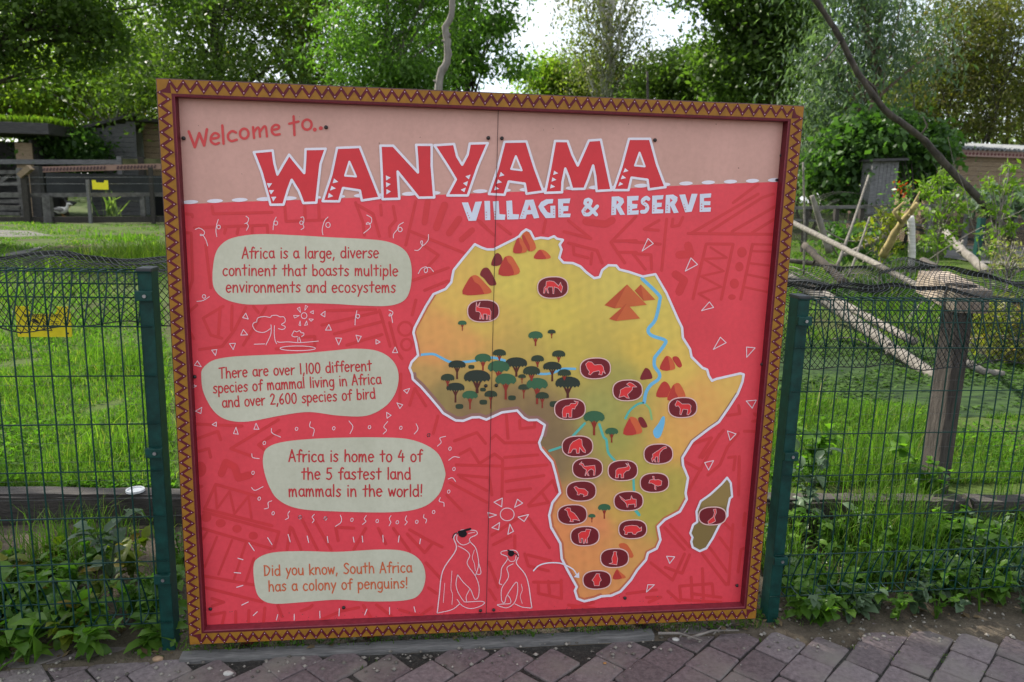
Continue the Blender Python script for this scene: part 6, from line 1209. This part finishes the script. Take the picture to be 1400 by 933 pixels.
# spiky clumps, tall stems, saplings
def tuft(x, y, n, h, wd, mt, label, name, cat, spread=.1):
    t = thing(name, label, cat, (x, y, gz(x, y))); xs = rng.normal(x, spread, n); ys = rng.normal(y, spread, n); V, F = blades(xs, ys, zterr(xs, ys) - .01, h * (.5 + .6 * rng.random(n)), wd, .55); mesh('leaves', V, F, mt, t); return t
tuft(2.72, .46, 700, .34, .004, GR1, 'tall clump of fine green grass inside the right mesh fence', 'grass_tuft', 'grass', .12); tuft(-.62, .62, 420, .22, .004, GR1, 'clump of fine dark grass under the left timber sleeper', 'grass_tuft', 'grass', .10)
q = wp(150, 252, 21.2); tuft(q.x, 21.2, 26, 1.0, .06, leafmat('spiky', (.06, .11, .03), (.22, .27, .12), .4), 'spiky leaved plant beside the far yellow warning plate', 'spiky_plant', 'plant', .12)
q = wp(190, 345, 9.0); tuft(q.x, 9.0, 900, .42, .014, GRASSM, 'tall feathery green weeds on the far turf left of the sign', 'tall_weeds', 'weeds', .45)
q = wp(130, 345, 9.4); tuft(q.x, 9.4, 500, .3, .014, GRASSM, 'shorter green weeds on the far turf beside the gravel', 'tall_weeds', 'weeds', .45)
def sapling(u, v0, v1, Y, w_px, n, ls, mt, label, name='sapling', cat='sapling', ratio=.4, stems=1):
    p0 = wp(u, v1, Y); p1 = wp(u + 4, v0, Y); k = np.linalg.norm(np.array(p0) - CAM) / 1050
    lps = [(p0.x + (p1.x - p0.x) * s, Y, p0.z + (p1.z - p0.z) * s, w_px * k * (1.1 - .6 * abs(s - .5)), w_px * k, abs(p1.z - p0.z) * .2) for s in (.3, .5, .7, .88)]
    return tree(name, label, cat, None, (p0.x, Y, gz(p0.x, Y)), tuple(p1), .012, lps, n, ls, mt, BARK, nclump=40, cr=w_px * k * .25, nlimb=22, ratio=ratio, ldroop=.4, flat=.45, stems=stems)
SAPM = lf((.07, .13, .015), (.17, .25, .035), .5)
sapling(1283, 225, 372, 7.0, 26, 900, .075, SAPM, 'bright green sapling with compound leaves right of the birch stump'); sapling(1366, 225, 372, 5.2, 18, 620, .06, SAPM, 'slender bright sapling in front of the patterned hut'); sapling(1205, 285, 360, 6.8, 22, 420, .07, lf((.09, .12, .012), (.24, .24, .03), .5), 'small yellow green sapling behind the yellow barked branch'); sapling(1380, 330, 375, 4.8, 22, 300, .04, lf((.15, .15, .06), (.3, .28, .14), .4), 'pale dry shrub at the right edge above the netting', 'shrub', 'shrub')
for (u, v0, v1, Y, w_, n, mt, lb) in ((1130, 215, 275, 14.6, 36, 2200, DARKB, 'leafy green shrub left of the timber cabinet'), (1252, 225, 278, 14.4, 30, 1800, DARKB, 'leafy green shrub right of the timber cabinet'), (1160, 262, 288, 14.2, 30, 1200, DARKB, 'low green shrub in front of the far right rail fence'), (1375, 262, 290, 12, 40, 1500, EUC, 'low grey green shrub in front of the patterned hut')): sapling(u, v0, v1, Y, w_, n, .13, mt, lb, 'shrub', 'shrub', .5, 3)
fl = thing('red_flowers', 'patch of orange red flowers beside the timber cabinet', 'flowers', tuple(wp(1234, 262, 12.3))); q = np.array(wp(1234, 258, 12.3)); V, F = leafcards(q + rng.normal(0, 1, (46, 3)) * np.array([.10, .08, .10]), .045, 0, .9); mesh('petals', V, F, leafmat('petal', (.35, .045, .012), (.5, .09, .02), .3), fl)
V, F = leafcards(q + np.array([0, 0, -.2]) + rng.normal(0, 1, (260, 3)) * np.array([.16, .12, .22]), .09, .2, .3); mesh('leaves', V, F, WEED, fl)
# low growth, litter and grit at the foot of the board
def low():
    N = 2600; x = np.concatenate([rng.uniform(-.2, 2.1, 1500), rng.normal(1.95, .12, 350), rng.normal(.95, .35, 450), rng.normal(1.35, .1, 300)]); y = rng.uniform(.012, .16, N)
    keep = (np.sin(x * 9) + np.sin(x * 23 + 1) + rng.normal(0, .8, N)) > -.3; x, y = x[keep], y[keep]
    return blades(x, y, zterr(x, y) - .004, .018 + .035 * rng.random(len(x)), np.full(len(x), .003), .6)
V, F = low(); n1 = len(V); C_ = np.stack([rng.uniform(-.2, 2.1, 900), rng.uniform(.015, .2, 900), np.zeros(900)], 1); C_[:, 2] = zterr(C_[:, 0], C_[:, 1]) + rng.uniform(.003, .03, 900); V2, F2 = leafcards(C_, .018, 0, .7, updir=2)
tag(mesh('moss_and_grass', V, F, GR1), 'short grass sprouting under the sign', None, None, 'stuff'); tag(mesh('ground_leaves', V2, F2, WEED), 'tiny green leaves under the sign', None, None, 'stuff')
def grit(n, xr, yr, s, mt, name, label, on=0.0):
    V = []; F = []
    for i in range(n):
        x = random.uniform(*xr); y = random.uniform(*yr); r = s * random.uniform(.4, 1.5) ** 1.5; z = max(on, gz(x, y)) + r * .3; b0 = len(V)
        for dx, dy, dz in ((1, 0, 0), (0, 1, 0), (-1, 0, 0), (0, -1, 0), (0, 0, .8), (0, 0, -.6)): V.append((x + dx * r * random.uniform(.6, 1.2), y + dy * r * random.uniform(.6, 1.2), z + dz * r * random.uniform(.6, 1.1)))
        for q in ((0, 1, 4), (1, 2, 4), (2, 3, 4), (3, 0, 4), (1, 0, 5), (2, 1, 5), (3, 2, 5), (0, 3, 5)): F.append(tuple(b0 + k for k in q))
    tag(mesh(name, np.array(V), np.array(F), mt), label, None, None, 'stuff')
GRIT = leafmat('grit', (.10, .09, .075), (.34, .31, .27), 0.0, .9)
grit(900, (-1.0, 3.6), (-.75, .05), .0026, GRIT, 'paving_grit', 'small pale grit scattered over the paving'); grit(2200, (-1.2, 3.8), (-.12, .45), .006, GRIT, 'gravel', 'small stones on the soil along the fence foot')
V2, F2 = leafcards(np.stack([rng.uniform(-1.0, 3.4, 300), rng.uniform(.0, .3, 300), zterr(rng.uniform(-1, 3, 300), np.zeros(300)) + .012], 1), .03, 0, .45, updir=3); tag(mesh('dead_leaves', V2, F2, leafmat('dead_leaf', (.07, .045, .022), (.22, .16, .09), .15, .8)), 'dry brown leaf litter along the fence foot', None, None, 'stuff')
for k, (u, v, s, c, lb) in enumerate(((312, 921, .011, (.5, .48, .44), 'small white pebble on the paving below the left of the sign'), (216, 901, .012, (.34, .22, .13), 'tan pebble on the paving below the left fence post'), (827, 906, .004, (.42, .20, .06), 'tiny orange leaf fragment on the paving under the sign'), (924, 874, .009, (.42, .40, .37), 'pale flat stone at the right end of the edging board'))):
    p = onZ(u, v, .004); bm = bmesh.new(); bmesh.ops.create_icosphere(bm, subdivisions=2, radius=s)
    for x in bm.verts: x.co = Vector((x.co.x * 1.5, x.co.y, x.co.z * .7)) * random.uniform(.9, 1.1) + Vector((p[0], p[1], s * .4))
    bm.verts.index_update(); tag(mesh('pebble', [x.co for x in bm.verts], [[x.index for x in f.verts] for f in bm.faces], mat('pebble', c, .8, var=.2, scale=60), smooth=True), lb, 'pebble'); bm.free()
# twigs
for k, (u0, v0, u1, v1, lb) in enumerate(((940, 873, 1010, 862, 'dry twig lying in the soil under the right end of the sign'), (900, 866, 960, 876, 'forked dry twig beside the right end of the edging board'))):
    p, q = onZ(u0, v0, .02), onZ(u1, v1, .02); b = MB(); b.tube([p, (p + q) / 2 + np.array([0, .01, .008]), q], [.005, .004, .0025], 6); b.tube([(p + q) / 2, (p + q) / 2 + np.array([.04, .03, .012])], [.003, .0015], 5); tag(b.build('twig', BARK), lb, 'twig')
# clover and small broad leaves among the grass
def clover():
    N = 60000; y = .98 + 7 * rng.random(N) ** 1.9; dist = y - CAM[1]
    u = np.where(rng.random(N) < .45, rng.uniform(-120, 240, N), rng.uniform(1030, 1520, N)); x = CAM[0] + ((u - 700) / 1050) * dist + .127 * dist
    nz_ = np.sin(2.3 * x + 2.1 * y + 2) + np.sin(4.1 * x - 3.2 * y) + rng.normal(0, .5, N)
    k = (y > 1.03 - .081 * (x + .7)) & (((x - 4.5) / 1.42) ** 2 + ((y - 3.4) / 1.08) ** 2 > 1) & (nz_ > .1); x, y = x[k], y[k]
    V, F = leafcards(np.stack([x, y, zterr(x, y) + .005 + .04 * rng.random(len(x))], 1), .023, 0, .7, .4, 1.6)
    tag(mesh('clover', V, F, leafmat('clover_leaf', (0.045, 0.115, 0.016), (0.12, 0.22, 0.036), .5, 1.0)), 'low broad leaved plants mixed through the enclosure grass', None, None, 'stuff')
clover()
# undergrowth round the logs on the right, moss in the paving joints
for (u, v0, v1, Y, w_, n, ls, mt, lb) in ((1130, 395, 470, 6.6, 40, 1500, .08, DARKB, 'dark low shrub under the thick pale log beside the sign'), (1205, 385, 462, 6.9, 42, 1500, .08, DARKB, 'low green shrub behind the middle of the thick pale log'), (1368, 415, 500, 3.6, 40, 1300, .05, lf((.10, .12, .02), (.22, .21, .05), .5, (.3, .16, .04)), 'yellowing shrub behind the netting right of the tall square post'), (1390, 395, 470, 5.6, 50, 1500, .07, MIDG, 'green shrub at the right edge behind the yellowing shrub'), (1160, 300, 360, 8.6, 34, 900, .08, DARKB, 'thin green shrub among the leaning sticks')): sapling(u, v0, v1, Y, w_, n, ls, mt, lb, 'shrub', 'shrub', .55, 3)
for i, pts in enumerate(([(1290, 468, 3.6), (1330, 470, 3.5), (1376, 520, 3.4)], [(1352, 470, 3.9), (1374, 500, 3.8), (1392, 530, 3.7)], [(1400, 470, 3.9), (1372, 492, 3.8), (1358, 520, 3.6)], [(1110, 470, 4.6), (1160, 462, 4.5), (1200, 476, 4.3)], [(1120, 310, 7.4), (1160, 330, 7.2), (1215, 322, 7.0)])):
    log(('fallen pale twig lying behind the tall square post', 'bent dry stem arching right of the tall square post', 'dry stem crossing the bent dry stem at the right edge', 'thin grey twig lying below the thick pale log', 'thin bare twig caught between the leaning sticks')[i], pts, 2.2, 1.6, WOODP, 'twig', 'twig')
N = 900; xs = rng.uniform(-1, 3.4, N); ys = rng.uniform(-.75, -.02, N); A_ = math.radians(41); lx = (xs - .9) * math.cos(A_) + (ys + .2) * math.sin(A_); ly = -(xs - .9) * math.sin(A_) + (ys + .2) * math.cos(A_)
row = np.round(ly / .124); k = (np.abs(np.abs(ly - row * .124) - .062) < .004) & (np.sin(xs * 4 + ys * 9) > .1); xs, ys = xs[k], ys[k]
if len(xs):
    xs = np.repeat(xs, 5) + rng.normal(0, .006, len(xs) * 5); ys = np.repeat(ys, 5) + rng.normal(0, .006, len(ys) * 5)
    V, F = blades(xs, ys, np.full(len(xs), -.005), .008 + .012 * rng.random(len(xs)), np.full(len(xs), .0022), .7); tag(mesh('joint_moss', V, F, GR1), 'tiny green tufts growing in the paving joints', None, None, 'stuff')
N = 16000; a = rng.random(N) * math.tau; r_ = np.sqrt(rng.random(N)); xs = 4.5 + 1.62 * r_ * np.cos(a); ys = 3.4 + 1.25 * r_ * np.sin(a); k = np.sin(3 * xs + 1.5 * ys) + np.sin(5.5 * ys - 2 * xs) + rng.normal(0, .5, N) > -.35; xs, ys = xs[k], ys[k]
V, F = leafcards(np.stack([xs, ys, .174 + .02 * rng.random(len(xs)) ** 3], 1), .03, 0, .8, .4, 3.5)
tag(mesh('floating_weed', V, F, leafmat('pond_weed', (.03, .065, .016), (.075, .135, .032), .4, .9)), 'small leaves floating over the dark pond', None, None, 'stuff')
